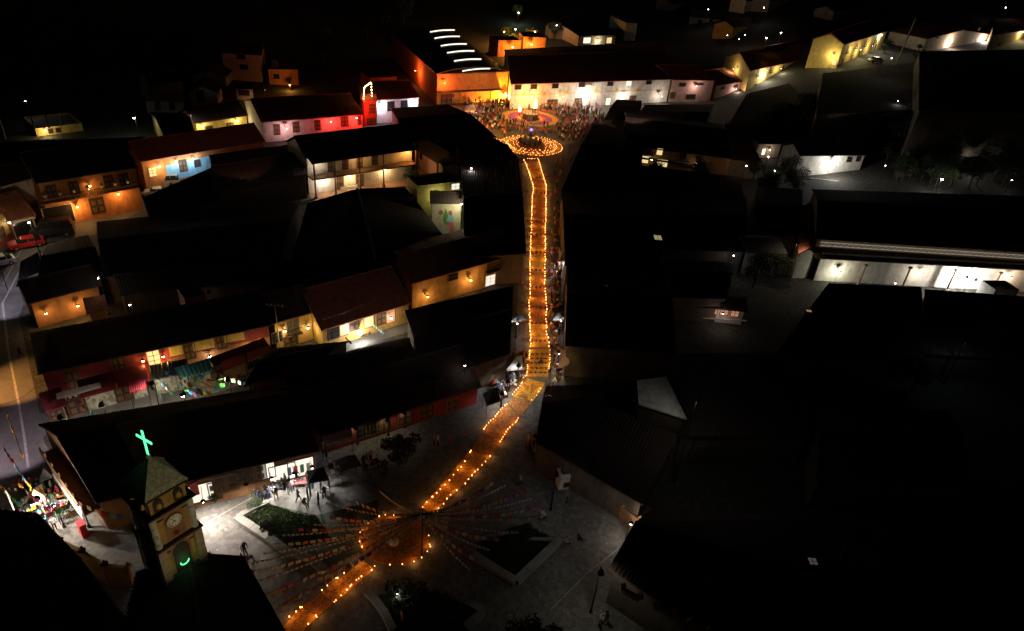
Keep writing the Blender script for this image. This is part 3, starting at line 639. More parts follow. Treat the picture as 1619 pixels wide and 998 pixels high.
# plaza-side row: black roof with bright shop fronts
p8 = house('plaza_shop_row','long dark-roofed row with wooden shop fronts opening on the paved plaza',(152,797),(506,713),'brownw',h=3.6,rise=3,bl=(60,672),br=(430,612),roof='tiledark',cat='shop row')
for u,v,k_,w_ in ((318,779,'open_w',2.0),(340,776,'door',1.0),(358,764,'wooddoor',1.9),(384,752,'win',1.2),(403,748,'wooddoor',1.9),(424,742,'open_w',1.1),(447,748,'open_w',2.3),(476,739,'open_w',2.3)): feat(p8,k_,u,v,w_,2.1 if k_!='win' else 1.0, label={'open_w':'shop front lit bright white'}.get(k_))
slab_on(p8,'shop_panel_red',303,785,316,780,1.6,.12,paint('sign_red',(.5,.05,.05)),label='red printed shop panel')
for u in (455,465,475,485): slab_on(p8,'poster',u,752-(u-455)*.25,u+6,750-(u-455)*.25,1.0,.1,paint('poster%d'%u,[(.7,.6,.5),(.2,.25,.4),(.6,.1,.1),(.2,.4,.3)][(u//10)%4],.7))
wall_lamp(p8,427,748,'glaring white lamp at the doorway left of the bright shop front',650,(1,.96,.9),off=.8,r=.12,spot=135)
wall_lamp(p8,318,770,'white lamp over the red-panelled shop front',1500,(1,.88,.8),off=1.9,r=.1,spot=140)
wall_lamp(p8,462,738,'white lamp over the left half of the bright shop front',420,(1,.97,.92),off=1.0,r=.08,spot=135); wall_lamp(p8,490,728,'white lamp over the right half of the bright shop front',380,(1,.97,.92),off=1.0,r=.08,spot=130)
wall_lamp(p8,385,745,'warm fill lamp added between the wooden doors of the plaza row',900,(1,.88,.72),off=1.9,r=.06,spot=150)  # added to brighten the paving in front of the row
# side wall facing the street on the left, with balcony
def side_slab(hs,nm,f0,f1,z0,z1,p0,p1,mt,label=None):
    a,b=hs.w[3],hs.w[0]; d=(b-a); d.z=0; n=Vector((d.y,-d.x,0)).normalized(); s=hs.t.location; A_=a+d*f0-s; B_=a+d*f1-s; A_.z=B_.z=0; k=lambda v,p,z:v+n*p+Vector((0,0,z))
    mb=MB(); mb.hexa([k(A_,p0,z0),k(B_,p0,z0),k(B_,p1,z0),k(A_,p1,z0)],[k(A_,p0,z1),k(B_,p0,z1),k(B_,p1,z1),k(A_,p1,z1)],mt); o=link(nm,mb.mesh(nm),hs.t)
    if label: o['label']=label
    return o
side_slab(p8,'side_balcony_floor',.18,.97,2.35,2.5,.01,1.3,M['wood']); side_slab(p8,'balcony_parapet',.18,.97,2.5,3.25,1.18,1.3,M['wood'])
for i in range(7): side_slab(p8,'balcony_post',.18+i*.13,.19+i*.13,3.25,3.75,1.2,1.28,M['wood'])
side_slab(p8,'side_banner',.38,.93,1.35,2.3,1.3,1.36,cloth((.62,.58,.54)),'long white banner hanging under the side balcony')
for i in range(9): side_slab(p8,'banner_lettering',.42+i*.055,.445+i*.055,1.75,1.95,1.361,1.37,cloth((.3,.1,.08)))
side_slab(p8,'orange_stall_panel',.42,.55,0,1.3,.9,.96,cloth((.6,.22,.04))); side_slab(p8,'yellow_stall_panel',.57,.72,0,1.2,.9,.96,cloth((.65,.45,.05))); side_slab(p8,'red_stall_box',.9,.97,0,1.5,1.4,1.9,cloth((.45,.03,.04)))
feat(p8,'open_o',103,765,1.4,2.1,side='L'); feat(p8,'open_y',92,745,1.2,2.1,side='L')
p9 = house('dark_red_shop_row','dim dark-red row with half-open stalls above the plaza',(508,692),(762,612),'crimson',vb=722,rise=2.4,bl=(440,615),br=(700,535),roof='tiledark',cat='shop row')
for u,v,k_ in ((522,695,'door'),(545,688,'wooddoor'),(573,680,'win'),(590,676,'win'),(607,670,'door'),(640,660,'door'),(675,650,'door'),(715,640,'wooddoor')): feat(p9,k_,u,v,1.5,1.9)
awning('purple stall canopy on the dark-red row',[(515,702),(558,690),(555,676),(508,690)],cloth((.2,.12,.2)),2.5)
bare_lamp(G(512,694,2.6),'small violet-white lamp under the purple canopy',26,(.9,.8,1),r=.06)
bare_lamp(G(563,676,2.6),'warm stall lamp right of the purple canopy',34,(1,.85,.5),r=.07); bare_lamp(G(613,664,2.4),'warm stall lamp half way along the dark-red row',36,(1,.85,.45),r=.06)
bare_lamp(G(735,578,5),'tiny white lamp on a post above the dark-red row',14,r=.1)
bare_lamp(G(640,652,2.4),'dim lamp near the white counter of the dark-red row',14,(1,.8,.7),r=.03)
for u,v in ((570,690),(590,684),(605,680)):
    p=G(u,v); mb=MB()
    for i in range(6): mb.box(-.7+i*.26,-.03,.1,-.6+i*.26,.03,1.3,M['trim'])
    mb.box(-.75,-.035,1.2,.75,.035,1.3,M['trim']); mb.box(-.75,-.035,.1,.75,.035,.2,M['trim'])
    tag(link('stall_grille',mb.mesh('stall_grille'),None,p,R(20)),'pale slatted grille standing before the dark-red row','grille','slatted grilles before the dark-red row')

# ---------------------------------------------------------------- nearly unlit roofs
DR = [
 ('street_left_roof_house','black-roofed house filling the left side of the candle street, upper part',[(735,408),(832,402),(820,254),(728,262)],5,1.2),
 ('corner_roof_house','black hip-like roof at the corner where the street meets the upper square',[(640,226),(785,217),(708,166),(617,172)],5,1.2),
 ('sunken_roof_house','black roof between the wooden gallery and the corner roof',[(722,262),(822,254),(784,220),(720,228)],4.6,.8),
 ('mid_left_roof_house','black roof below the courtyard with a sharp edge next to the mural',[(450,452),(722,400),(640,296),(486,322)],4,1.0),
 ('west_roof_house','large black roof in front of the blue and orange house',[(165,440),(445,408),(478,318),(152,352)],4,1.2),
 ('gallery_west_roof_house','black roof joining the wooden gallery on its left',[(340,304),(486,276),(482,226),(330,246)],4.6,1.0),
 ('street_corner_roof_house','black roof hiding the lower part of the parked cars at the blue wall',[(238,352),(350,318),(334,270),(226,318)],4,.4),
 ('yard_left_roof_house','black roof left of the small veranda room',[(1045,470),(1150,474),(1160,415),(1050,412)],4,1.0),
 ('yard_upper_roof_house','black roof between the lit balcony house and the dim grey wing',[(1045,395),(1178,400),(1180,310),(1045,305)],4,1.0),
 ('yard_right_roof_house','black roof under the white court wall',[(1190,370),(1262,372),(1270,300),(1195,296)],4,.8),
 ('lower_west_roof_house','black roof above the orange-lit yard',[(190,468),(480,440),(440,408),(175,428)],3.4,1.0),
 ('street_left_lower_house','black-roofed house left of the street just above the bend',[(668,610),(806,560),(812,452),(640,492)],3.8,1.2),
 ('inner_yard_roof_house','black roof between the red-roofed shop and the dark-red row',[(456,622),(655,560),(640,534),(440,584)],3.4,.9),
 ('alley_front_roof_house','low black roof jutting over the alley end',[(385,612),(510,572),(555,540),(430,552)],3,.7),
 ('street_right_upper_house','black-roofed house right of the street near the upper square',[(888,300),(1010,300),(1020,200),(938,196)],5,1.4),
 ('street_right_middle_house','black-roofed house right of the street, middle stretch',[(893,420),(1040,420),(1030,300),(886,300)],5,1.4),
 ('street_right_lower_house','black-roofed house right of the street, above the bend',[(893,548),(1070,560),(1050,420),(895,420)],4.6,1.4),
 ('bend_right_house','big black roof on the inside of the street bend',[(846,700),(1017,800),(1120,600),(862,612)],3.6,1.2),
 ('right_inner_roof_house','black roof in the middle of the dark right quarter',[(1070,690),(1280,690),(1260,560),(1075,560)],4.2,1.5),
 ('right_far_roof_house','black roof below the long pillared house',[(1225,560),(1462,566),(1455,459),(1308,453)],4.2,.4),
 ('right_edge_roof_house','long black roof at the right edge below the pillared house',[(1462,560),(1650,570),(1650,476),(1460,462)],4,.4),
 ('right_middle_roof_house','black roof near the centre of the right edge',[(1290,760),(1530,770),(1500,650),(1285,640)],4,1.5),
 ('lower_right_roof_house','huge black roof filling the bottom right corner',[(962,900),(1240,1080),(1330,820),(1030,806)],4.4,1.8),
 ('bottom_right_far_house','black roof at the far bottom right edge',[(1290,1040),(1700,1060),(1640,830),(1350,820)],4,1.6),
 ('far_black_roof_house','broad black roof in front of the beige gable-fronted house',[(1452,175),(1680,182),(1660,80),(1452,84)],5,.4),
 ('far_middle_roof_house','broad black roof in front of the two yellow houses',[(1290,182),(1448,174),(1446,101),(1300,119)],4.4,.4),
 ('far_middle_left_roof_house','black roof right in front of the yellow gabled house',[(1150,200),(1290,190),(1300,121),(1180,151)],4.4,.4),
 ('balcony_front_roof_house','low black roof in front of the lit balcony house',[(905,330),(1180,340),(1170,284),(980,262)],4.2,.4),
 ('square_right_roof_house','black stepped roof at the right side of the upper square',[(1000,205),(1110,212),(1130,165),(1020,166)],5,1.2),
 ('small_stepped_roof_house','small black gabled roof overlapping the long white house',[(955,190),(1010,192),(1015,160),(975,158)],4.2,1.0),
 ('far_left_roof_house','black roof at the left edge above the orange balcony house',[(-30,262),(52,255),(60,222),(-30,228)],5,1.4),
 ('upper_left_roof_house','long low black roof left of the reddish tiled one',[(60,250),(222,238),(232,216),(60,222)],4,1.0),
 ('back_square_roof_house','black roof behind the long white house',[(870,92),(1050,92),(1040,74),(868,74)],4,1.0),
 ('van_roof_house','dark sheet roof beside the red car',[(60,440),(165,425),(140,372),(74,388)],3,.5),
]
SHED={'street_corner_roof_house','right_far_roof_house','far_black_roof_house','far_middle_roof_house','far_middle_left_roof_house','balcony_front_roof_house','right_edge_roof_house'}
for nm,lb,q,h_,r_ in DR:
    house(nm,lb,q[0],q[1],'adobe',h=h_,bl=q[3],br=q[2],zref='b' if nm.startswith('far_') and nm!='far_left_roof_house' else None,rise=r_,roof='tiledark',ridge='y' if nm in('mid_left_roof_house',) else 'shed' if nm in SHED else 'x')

# gable patch, dormer, skylights on the right
wg = house('pale_roof_house','small house with a pale grey sheet roof in the dark right of the street bend',(1010,640),(1086,664),'adobe',h=7,bl=(1006,606),br=(1052,600),rise=.25,ridge='shed',roof='white',ribs=False,over=.2)
dm = house('lit_veranda_room','small veranda room with glowing windows under a white frame',(1098,486),(1182,494),'white',vb=508,rise=1.0,depth=4,roof='tiledark')
for u,v in ((1112,490),(1128,491),(1145,493),(1162,495)): feat(dm,'win_o',u,v,1.1,1.1)
wall_lamp(dm,1140,489,'pinkish lamp under the eave of the veranda room',60,(1,.72,.62),off=1.2,r=.08)
slab_on(dm,'white_sill',1100,502,1180,508,.18,.2,M['white'])
def small(name,label,cat,mk,loc,rz=0):
    mb=MB(); mk(mb); return tag(link(name,mb.mesh(name),None,loc,rz),label,cat)
def sky4(mb,mt,w=.55,h=.75):
    for i in (0,1):
        for j in (0,1): mb.box(-w+i*(w+.05),-h+j*(h+.05),0,-w+i*(w+.05)+w-.04,-h+j*(h+.05)+h-.04,.06,mt)
    mb.box(-w-.1,-h-.1,-.08,w+.1,h+.1,-.002,M['iron'])
small('roof_skylight','four-pane pale skylight glowing in a dark roof right of the street','skylight',lambda mb:sky4(mb,mat('skylight_dim',(.3,.28,.2),.5,0,emit=(1,.85,.5),es=.28)),G(1040,376,7.3))
small('orange_skylight','small orange-lit roof hatch in the dark right quarter','skylight',lambda mb:sky4(mb,M['lito'],.28,.2),G(1279,492,6.5))
small('grey_skylight','faint grey roof hatch near the bottom right','skylight',lambda mb:sky4(mb,mat('skylight_faint',(.3,.28,.25),.5,0,emit=(1,.8,.7),es=.06),.3,.3),G(1285,888,6.8))
# balcony house right
bh = house('lit_balcony_house','two-storey house with yellow-lit balconies right of the square',(985,230),(1158,252),'brownw',h=6.2,rise=2.2,rv=(1060,196),roof='tiledark')
for u,v in ((1000,232),(1014,236),(1043,240),(1080,247),(1105,252)): feat(bh,'win' if u!=1043 else 'open_y',u,v,1.2,1.4)
for u,v in ((1017,252),(1047,258)): feat(bh,'open_y',u,v,2.2,1.5)
slab_on(bh,'balcony_rail',1005,243,1030,246,.25,1.1,M['trim']); slab_on(bh,'balcony_rail',1066,254,1090,257,.25,1.1,M['trim']); slab_on(bh,'floor_band',988,246,1112,264,.2,.9,M['dark'])
wall_lamp(bh,1030,250,'yellow lamp between the lower openings of the lit balcony house',40,(1,.75,.35),off=1.2,r=.1); wall_lamp(bh,1100,255,'yellow lamp at the right of the lit balcony house',25,(1,.75,.35),off=1.2,r=.06)
bp = house('brown_side_house','house with a long brown-lit roof slope beside the balcony house',(1146,252),(1205,258),'cream',h=4,bl=(1146,196),br=(1168,196),rise=.6,roof='brownw',ribs=False)
bq = house('tiny_lit_house','tiny house front with lit boards right of the brown slope',(1199,228),(1239,228),'cream',vb=252,rise=1,depth=5,roof='tiledark')
feat(bq,'open_w',1207,240,1,1.6)
wall_lamp(bq,1215,236,'pinkish lamp on the tiny lit house front',70,(1,.8,.65),off=.6,r=.08)
# white lit court wall
cw = house('white_court_house','brightly lit white wall under a dark roof left of the trees',(1265,247),(1371,246),'white',vb=280,rise=1.8,rv=(1320,226),roof='tiledark')
wall_lamp(cw,1313,253,'glaring white lamp in the middle of the white court wall',1500,(1,.97,.9),off=2.4,r=.22)
feat(cw,'win',1343,252,1.3,1.2); feat(cw,'win',1357,251,1.1,1.2)
curb('court_edge',[(1268,284),(1330,290),(1380,294),(1440,296)],.5,.5,'grey','low pale wall running from the white court to the trees')
# long pillared house
ph = house('pillared_house','very long house with dark pillars before a cream wall, right edge',(1290,409),(1660,430),'white',h=4.5,rise=.7,ridge='shed',depth=abs((G(1290,378,6.9)-G(1290,409,4.5)).y)+.3,roof='tiledark',over=1.5)
pu = house('pillared_house_upper','upper storey with pale lattice strip behind the pillared house',(1290,378),(1660,402),'cream',h=6.9,rise=2.0,bl=(1284,300),br=(1665,312),roof='tiledark')
bs=pu.t.location; x0_,d_,n_=wallhit(pu,'F',1296,384); x1_,_,_=wallhit(pu,'F',1650,409)
NS=int((x1_-x0_).length/1.0); a_=x0_-bs; a_.z=pu.z0+6.35-bs.z; dd_=(x1_-x0_); dd_.z=0; dd_.normalize()
mt_=mat('lattice_glow',(.7,.62,.5),.6,.1,emit=(1,.85,.65),es=.22)  # emission puts the lit look into the lattice itself
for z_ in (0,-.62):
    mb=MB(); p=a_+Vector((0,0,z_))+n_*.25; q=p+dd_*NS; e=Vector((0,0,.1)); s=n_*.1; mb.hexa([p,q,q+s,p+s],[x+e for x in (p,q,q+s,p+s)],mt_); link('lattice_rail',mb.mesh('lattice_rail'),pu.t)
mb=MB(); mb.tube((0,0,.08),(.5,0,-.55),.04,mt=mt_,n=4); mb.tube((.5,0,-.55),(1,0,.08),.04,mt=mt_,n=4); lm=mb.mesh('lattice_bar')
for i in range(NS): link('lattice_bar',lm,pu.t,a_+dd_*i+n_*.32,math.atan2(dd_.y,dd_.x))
# pillars: stand in front of the cream wall
bs=ph.t.location
for f_,u_ in ((0,1352),(1,1422),(2,1494),(3,1566),(4,1638)):
    x,d,n=wallhit(ph,'F',u_,440); b=x-bs+n*1.5; b.z=ph.z0-bs.z
    mb=MB(); mb.box(-.3,-.3,0,.3,.3,.35,M['grey']); mb.tube((0,0,.35),(0,0,3.9),.16,.13,M['wood'],8); mb.box(-.25,-.2,3.7,.25,.2,3.95,M['wood']); link('pillar',mb.mesh('pillar'),ph.t,b)
mb=MB(); pass

x,d,n=wallhit(ph,'F',1523,424)
pp=x+n*2.6; bare_lamp((pp.x,pp.y,x.z-.6),'dazzling white lamp on a pole in front of the pillared house',3400,(1,.96,.88),r=.55)
wall_lamp(ph,1322,424,'yellowish-white lamp at the left end of the pillared house',420,(1,.95,.7),off=1.6,r=.1)
wall_lamp(ph,1450,427,'dim lamp on the middle of the pillared wall',330,(1,.85,.65),off=1.6,r=.06); wall_lamp(ph,1590,432,'warm lamp at the right of the pillared wall',420,(1,.75,.5),off=1.6,r=.06)
ro = house('red_roof_wing','narrow wing with red-brown tile roof left of the pillared house',(1262,402),(1292,402),'white',h=4.6,bl=(1262,330),br=(1290,330),rise=1.0,ridge='y',roof='tile')
bare_lamp(G(1262,384,6.5),'small warm lamp above the red-brown roofed wing',260,(1,.7,.5),r=.07)
gw = house('grey_wing','grey dim wing left of the red-brown roofed one',(1180,400),(1245,402),'grey',h=4,depth=7,rise=1,roof='sheet')
feat(ph,'wooddoor',1322,438,4.4,1.6)
bb = house('grey_block','dark flat block standing before the pillared house',(1572,462),(1610,462),'grey',h=3.2,flat=True,depth=3,roof='sheet')
for u,v,r_,c_,e_,lb in ((1430,512,.07,(.8,.9,1),30,'left of two tiny white lamps under the pillared house'),(1483,512,.07,(.8,.85,1),30,'right of two tiny white lamps under the pillared house'),(1160,404,.13,(.9,.95,1),30,'small white lamp at the grey wing'),(1592,914,.05,(1,1,1),4,'lone tiny white lamp near the bottom right edge'),(1055,489,.06,(1,.9,.8),18,'tiny lamp left of the veranda room'),(1416,448,.08,(1,1,1),30,'tiny lamp at the foot of the pillared house'),(1110,680,.06,(1,.9,.8),9,'faint fill lamp added below the pale gable')):  # the faint one is added fill
    bare_lamp(G(u,v,4.2),lb,e_,c_,r=r_)
# houses at the top centre
tc = house('lit_shop_house','far shop house with bright open fronts at the top',(915,57),(976,56),'cream',vb=74,rise=1.8,rv=(940,40),roof='tiledark')
feat(tc,'open_w',928,64,3.6,2.2); feat(tc,'open_y',963,64,2.6,2.2)
wall_lamp(tc,945,64,'warm lamp between the bright fronts of the far shop house',420,(1,.8,.5))
tb = house('white_blank_wall','short pale blank wall right of the far shop house',(965,26),(990,38),'white',vb=44,flat=True,depth=5,roof='sheet')
t2 = house('far_long_house','dim far house behind the round tree of the top street',(870,46),(912,48),'grey',vb=62,rise=1.5,depth=8,roof='tiledark')
for a_,b_,vb_,w_,lb in (((1060,6),(1120,4),20,'grey','dim far house first from the left in the top right cluster'),((1090,26),(1140,32),40,'grey','dim far low house below the top right cluster'),((1180,2),(1212,2),22,'white','pale far house with dark windows in the top right cluster'),((1218,2),(1280,-4),20,'grey','dim far house right of the lamp mast'),((1160,44),(1200,38),62,'yellow','small dull yellow far house left of the lamp mast'),((1320,20),(1380,10),34,'grey','dark far house above the smaller yellow house')):
    hs=house('far_house',lb,a_,b_,w_,vb=vb_,rise=2,depth=9,roof='tiledark'); feat(hs,'win',(a_[0]+b_[0])/2-8,(a_[1]+vb_)/2+2,1.6,1.6); feat(hs,'win',(a_[0]+b_[0])/2+9,(a_[1]+vb_)/2+1,1.6,1.6)
# church roof and parapet, bottom left
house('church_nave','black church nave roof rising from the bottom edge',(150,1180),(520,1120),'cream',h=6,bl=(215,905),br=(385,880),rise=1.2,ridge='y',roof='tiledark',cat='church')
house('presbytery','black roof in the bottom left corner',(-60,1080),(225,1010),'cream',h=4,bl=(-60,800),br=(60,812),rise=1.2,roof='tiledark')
# ---------------------------------------------------------------- bell tower
ZT=15.0
Lc,Nc,Rc=G(186,761,ZT),G(230,796,ZT),G(290,761,ZT)
e1=(Rc-Nc); s1=e1.length; e1.normalize(); e2=Vector((-e1.y,e1.x,0)); s2=(Lc-Nc).length
side=(s1+s2)/2; cen=Nc+(e1+e2)*side/2
def zat(v):
    lo,hi=0,ZT+6
    for _ in range(40):
        mid=(lo+hi)/2
        if PX((Nc.x,Nc.y,mid))[1]>v: lo=mid
        else: hi=mid
    return mid
zb,zc,zd=zat(823),zat(872),zat(920)
rzT=math.atan2(e1.y,e1.x)
tw=thing('bell_tower','square yellow church bell tower with white clocks and a stone pyramid roof','tower',(cen.x,cen.y,0),rzT)
hs_=side/2-.12
STT=speckle('mossy_stone',[(.34,.34,.25),(.26,.28,.19),(.40,.39,.30),(.24,.25,.18)],7)
PIL=speckle('flaked_white_stone',[(.52,.52,.44),(.44,.45,.37),(.3,.33,.25),(.56,.55,.48)],3)
def part(nm,fn,label=None,par=tw,loc=(0,0,0),rz=0):
    mb=MB(); fn(mb); o=link(nm,mb.mesh(nm),par,loc,rz)
    if label: o['label']=label
    return o
part('shaft',lambda m_:m_.box(-hs_-.1,-hs_-.1,0,hs_+.1,hs_+.1,zd,M['brownw']))
part('lower_stage',lambda m_:m_.box(-hs_-.02,-hs_-.02,zd,hs_+.02,hs_+.02,zc-.12,M['ochre']))
part('clock_stage',lambda m_:m_.box(-hs_,-hs_,zc+.12,hs_,hs_,zb-.1,M['ochre']))
part('belfry_stage',lambda m_:m_.box(-hs_+.05,-hs_+.05,zb+.12,hs_-.05,hs_-.05,ZT-.1,M['ochre']))
DK=mat('weathered_cornice',(.06,.05,.042),.9,.4,3)
def cornice(m_,z,o_,t_):
    m_.box(-hs_-o_,-hs_-o_,z-t_,hs_+o_,hs_+o_,z,DK); m_.box(-hs_-o_*.5,-hs_-o_*.5,z-t_*2,hs_+o_*.5,hs_+o_*.5,z-t_,DK)
part('cornice',lambda m_:cornice(m_,ZT+.02,.22,.1)); part('cornice',lambda m_:cornice(m_,zb+.12,.36,.11)); part('cornice',lambda m_:cornice(m_,zc+.14,.38,.13)); part('cornice',lambda m_:cornice(m_,zd+.08,.3,.1))
apexz=ZT+.02
# roof height from the picture
lo,hi=ZT,ZT+6
for _ in range(40):
    mid=(lo+hi)/2
    if PX((cen.x,cen.y,mid))[1]>724: lo=mid
    else: hi=mid
apexz=mid
def roof_(m_):
    r=hs_+.12; N=6
    for i in range(N):     # slightly convex pyramid
        f0,f1=i/N,(i+1)/N; w0=r*(1-f0**1.25); w1=max(.03,r*(1-f1**1.25)); z0_,z1_=ZT+.02+(apexz-ZT)*f0,ZT+.02+(apexz-ZT)*f1
        m_.hexa([(-w0,-w0,z0_),(w0,-w0,z0_),(w0,w0,z0_),(-w0,w0,z0_)],[(-w1,-w1,z1_),(w1,-w1,z1_),(w1,w1,z1_),(-w1,w1,z1_)],STT)
    for sx,sy in ((-1,-1),(1,-1),(1,1),(-1,1)): m_.tube((sx*r,sy*r,ZT+.02),(0,0,apexz+.05),.1,.05,STT,6)
part('pyramid_roof',roof_)
part('finial_ball',lambda m_:m_.lathe([(0,-.15),(.15,-.08),(.18,.05),(.1,.16),(0,.2)],STT,10,(0,0,apexz+.12)))
def crossm(m_):
    # tubes of light outlining a tall cross
    z=apexz+.3; m_.tube((-.07,0,z),(-.07,0,z+2.0),.035,mt=M['neong'],n=6); m_.tube((.07,0,z),(.07,0,z+2.0),.035,mt=M['neong'],n=6)
    for s in (-.07,.07): m_.tube((-.72,0,z+1.3+s),(.72,0,z+1.3+s),.035,mt=M['neong'],n=6)
    m_.tube((-.07,0,z+2.0),(.07,0,z+2.0),.035,mt=M['neong'],n=6)
    for s in (-1,1): m_.tube((s*.72,0,z+1.23),(s*.72,0,z+1.37),.035,mt=M['neong'],n=6)
cp=part('cross_frame',lambda m_:(m_.box(-.04,.02,apexz+.2,.04,.08,apexz+2.3,M['iron']),m_.box(-.7,.03,apexz+1.56,.7,.07,apexz+1.63,M['iron'])))
cp.rotation_euler=(0,0,R(-46)-rzT+R(20)); part('neon_cross',crossm,par=tw,rz=R(-26)-rzT)
cn=thing('cross_glow','',None) if False else None
point(tw,(0,-.2,apexz+1.5),.8,(.15,1,.35),.3)
def archpts(w_,h_,n=10):
    r=w_/2; return [(-r,-h_/2),(r,-h_/2)]+[(r*math.cos(math.pi*i/n),h_/2-r+r*math.sin(math.pi*i/n)) for i in range(n+1)]
def arch_panel(m_,w_,h_,y,t_,mt): 
    p=archpts(w_,h_); m_.hexa([(x,y,z) for x,z in p],[(x,y-t_,z) for x,z in p],mt)
def face(rot):    # an empty-free helper: returns placement for something at (x,z) on a face; rot 0 = right-hand face (outside -y)
    def put(nm,fn,x,z,label=None,dy=0):
        mb=MB(); fn(mb); c,s=math.cos(rot),math.sin(rot); y=-hs_+dy
        o=link(nm,mb.mesh(nm),tw,(x*c-y*s,x*s+y*c,z),rot)
        if label: o['label']=label
        return o
    return put
fh=ZT-zb; fc=zb-zc; fl_=zc-zd
for rot in (0,R(-90),R(90),R(180)):
    put=face(rot)
    for x in (-side*.24,side*.24):
        o=put('bell_opening',lambda m_:(arch_panel(m_,.62,fh*.62,.05,.1,M['dark'])),x,zb+fh*.47)
        mb=MB(); mb.lathe([(0,.22),(.1,.2),(.13,.05),(.2,-.15),(.21,-.18)],M['gold'],10,(0,-.06,0)); link('bell',mb.mesh('bell'),o)
    r_=.52
    o=put('clock',lambda m_:m_.tube((0,.0,0),(0,-.13,0),r_*1.16,mt=M['brownw'],n=28),0,zc+fc*.60,'white round clock')
    fm=MB(); fm.tube((0,-.131,0),(0,-.15,0),r_*.98,mt=mat('clock_face',(.75,.76,.7),.6,.15,4),n=28); link('clock_face',fm.mesh('clock_face'),o)
    tm=MB()
    ROM=['XII','I','II','III','IIII','V','VI','VII','VIII','IX','X','XI']
    for k in range(12):      # little roman numerals built as strokes pointing to the middle
        a=math.pi/2-k*math.pi/6; cx,cz=math.cos(a)*r_*.78,math.sin(a)*r_*.78; n_s=len(ROM[k]); ta=(math.sin(a),-math.cos(a))
        for i,chh in enumerate(ROM[k]):
            off=(i-(n_s-1)/2)*.05; bx,bz=cx+ta[0]*off,cz+ta[1]*off; ux,uz=math.cos(a)*.07,math.sin(a)*.07
            if chh=='I': segs=[((bx-ux,bz-uz),(bx+ux,bz+uz))]
            elif chh=='V': segs=[((bx-ux,bz-uz),(bx+ux-ta[0]*.03,bz+uz-ta[1]*.03)),((bx-ux,bz-uz),(bx+ux+ta[0]*.03,bz+uz+ta[1]*.03))]
            else: segs=[((bx-ux-ta[0]*.03,bz-uz-ta[1]*.03),(bx+ux+ta[0]*.03,bz+uz+ta[1]*.03)),((bx-ux+ta[0]*.03,bz-uz+ta[1]*.03),(bx+ux-ta[0]*.03,bz+uz-ta[1]*.03))]
            for p,q in segs: tm.tube((p[0],-.152,p[1]),(q[0],-.152,q[1]),.011,mt=M['iron'],n=4)
    link('clock_numerals',tm.mesh('clock_numerals'),o)
    hm=MB()
    for ang,ln_,wd_ in ((R(215),.27,.035),(R(122),.36,.025)):
        hm.tube((-math.cos(ang)*.08,-.165,-math.sin(ang)*.08),(math.cos(ang)*ln_,-.165,math.sin(ang)*ln_),wd_,wd_*.4,M['iron'],5)
    link('clock_hands',hm.mesh('clock_hands'),o)
    put('clock_bay',lambda m_:m_.box(-.66,-.02,-fc*.42,.66,.01,fc*.44,M['brownw']),0,zc+fc*.5,dy=-.0)
    put('round_ornament',lambda m_:m_.tube((0,-.02,0),(0,-.09,0),.2,mt=M['crimson'],n=12),0,zc+fc*.2)
    for x in (-side*.36,side*.36):
        put('panel_moulding',lambda m_:(m_.box(-.36,-.07,-.05,.36,.0,.05,DK)),x,zc+fc*.80); 
        put('panel_moulding',lambda m_:(m_.box(-.36,-.07,-.05,.36,.0,.05,DK)),x,zd+fl_*.78)
    put('arch_opening',lambda m_:arch_panel(m_,1.15,fl_*.82,.05,.13,M['dark']),0,zd+fl_*.44)
    put('arch_surround',lambda m_:arch_panel(m_,1.5,fl_*.9,.02,.05,M['brownw']),0,zd+fl_*.46)
for sx,sy in ((-1,-1),(1,-1),(-1,1),(1,1)):
    part('corner_pilaster',lambda m_:m_.lathe([(.24,zc+.15),(.26,zc+.4),(.2,zc+.6),(.25,zc+fc*.45),(.2,zc+fc*.6),(.25,zc+fc*.8),(.2,zb-.12)],PIL,8,(sx*hs_,sy*hs_,0)))
    part('corner_buttress',lambda m_:m_.box(sx*hs_-.28,sy*hs_-.28,zd-2.5,sx*hs_+.28,sy*hs_+.28,zc-.14,mat('corner_plaster',(.36,.28,.18),.9,.4,2)))
# green neon wreath in the lower opening, right-hand face
rg=face(0)('neon_wreath',lambda m_:[m_.tube((.3*math.cos(a),-.16,.3*math.sin(a)),(.3*math.cos(a+.32),-.16,.3*math.sin(a+.32)),.045,mt=M['neong'],n=5) for a in [3.0+i*.32 for i in range(10)]],.0,zd+fl_*.28,'green neon wreath, lit only along its lower rim')
point(tw,(0,-hs_-.5,zd+fl_*.35),5,(.15,1,.35),.2)

# ---------------------------------------------------------------- flower carpets
ORG=speckle('marigold_petals',[(.56,.25,.03),(.48,.19,.025),(.62,.31,.04),(.32,.12,.02)],7)
GOL=speckle('golden_petals',[(.62,.34,.02),(.55,.27,.02),(.68,.40,.04),(.45,.2,.02)],7)
RST=speckle('rust_petals',[(.42,.15,.025),(.33,.11,.02),(.46,.19,.03),(.24,.08,.02)],7)
PUR=speckle('purple_petals',[(.16,.03,.16),(.24,.04,.14),(.1,.02,.12),(.3,.06,.1)],5)
REDP=speckle('red_petals',[(.5,.04,.03),(.4,.03,.02),(.55,.1,.03),(.3,.02,.02)],5)
GRNP=speckle('green_leaf_carpet',[(.05,.09,.03),(.08,.12,.05),(.03,.06,.03),(.1,.1,.06)],5)
def slabpix(nm,par,base,pix,mt,th=.05,z=.02,label=None):
    pts=[G(u,v,z)-base for u,v in pix]; mb=MB()
    ar_=sum(pts[i].x*pts[(i+1)%len(pts)].y-pts[(i+1)%len(pts)].x*pts[i].y for i in range(len(pts)))
    if ar_<0: pts=pts[::-1]
    mb.hexa(pts,[p+Vector((0,0,th)) for p in pts],mt); o=link(nm,mb.mesh(nm),par)
    if label: o['label']=label
    return o
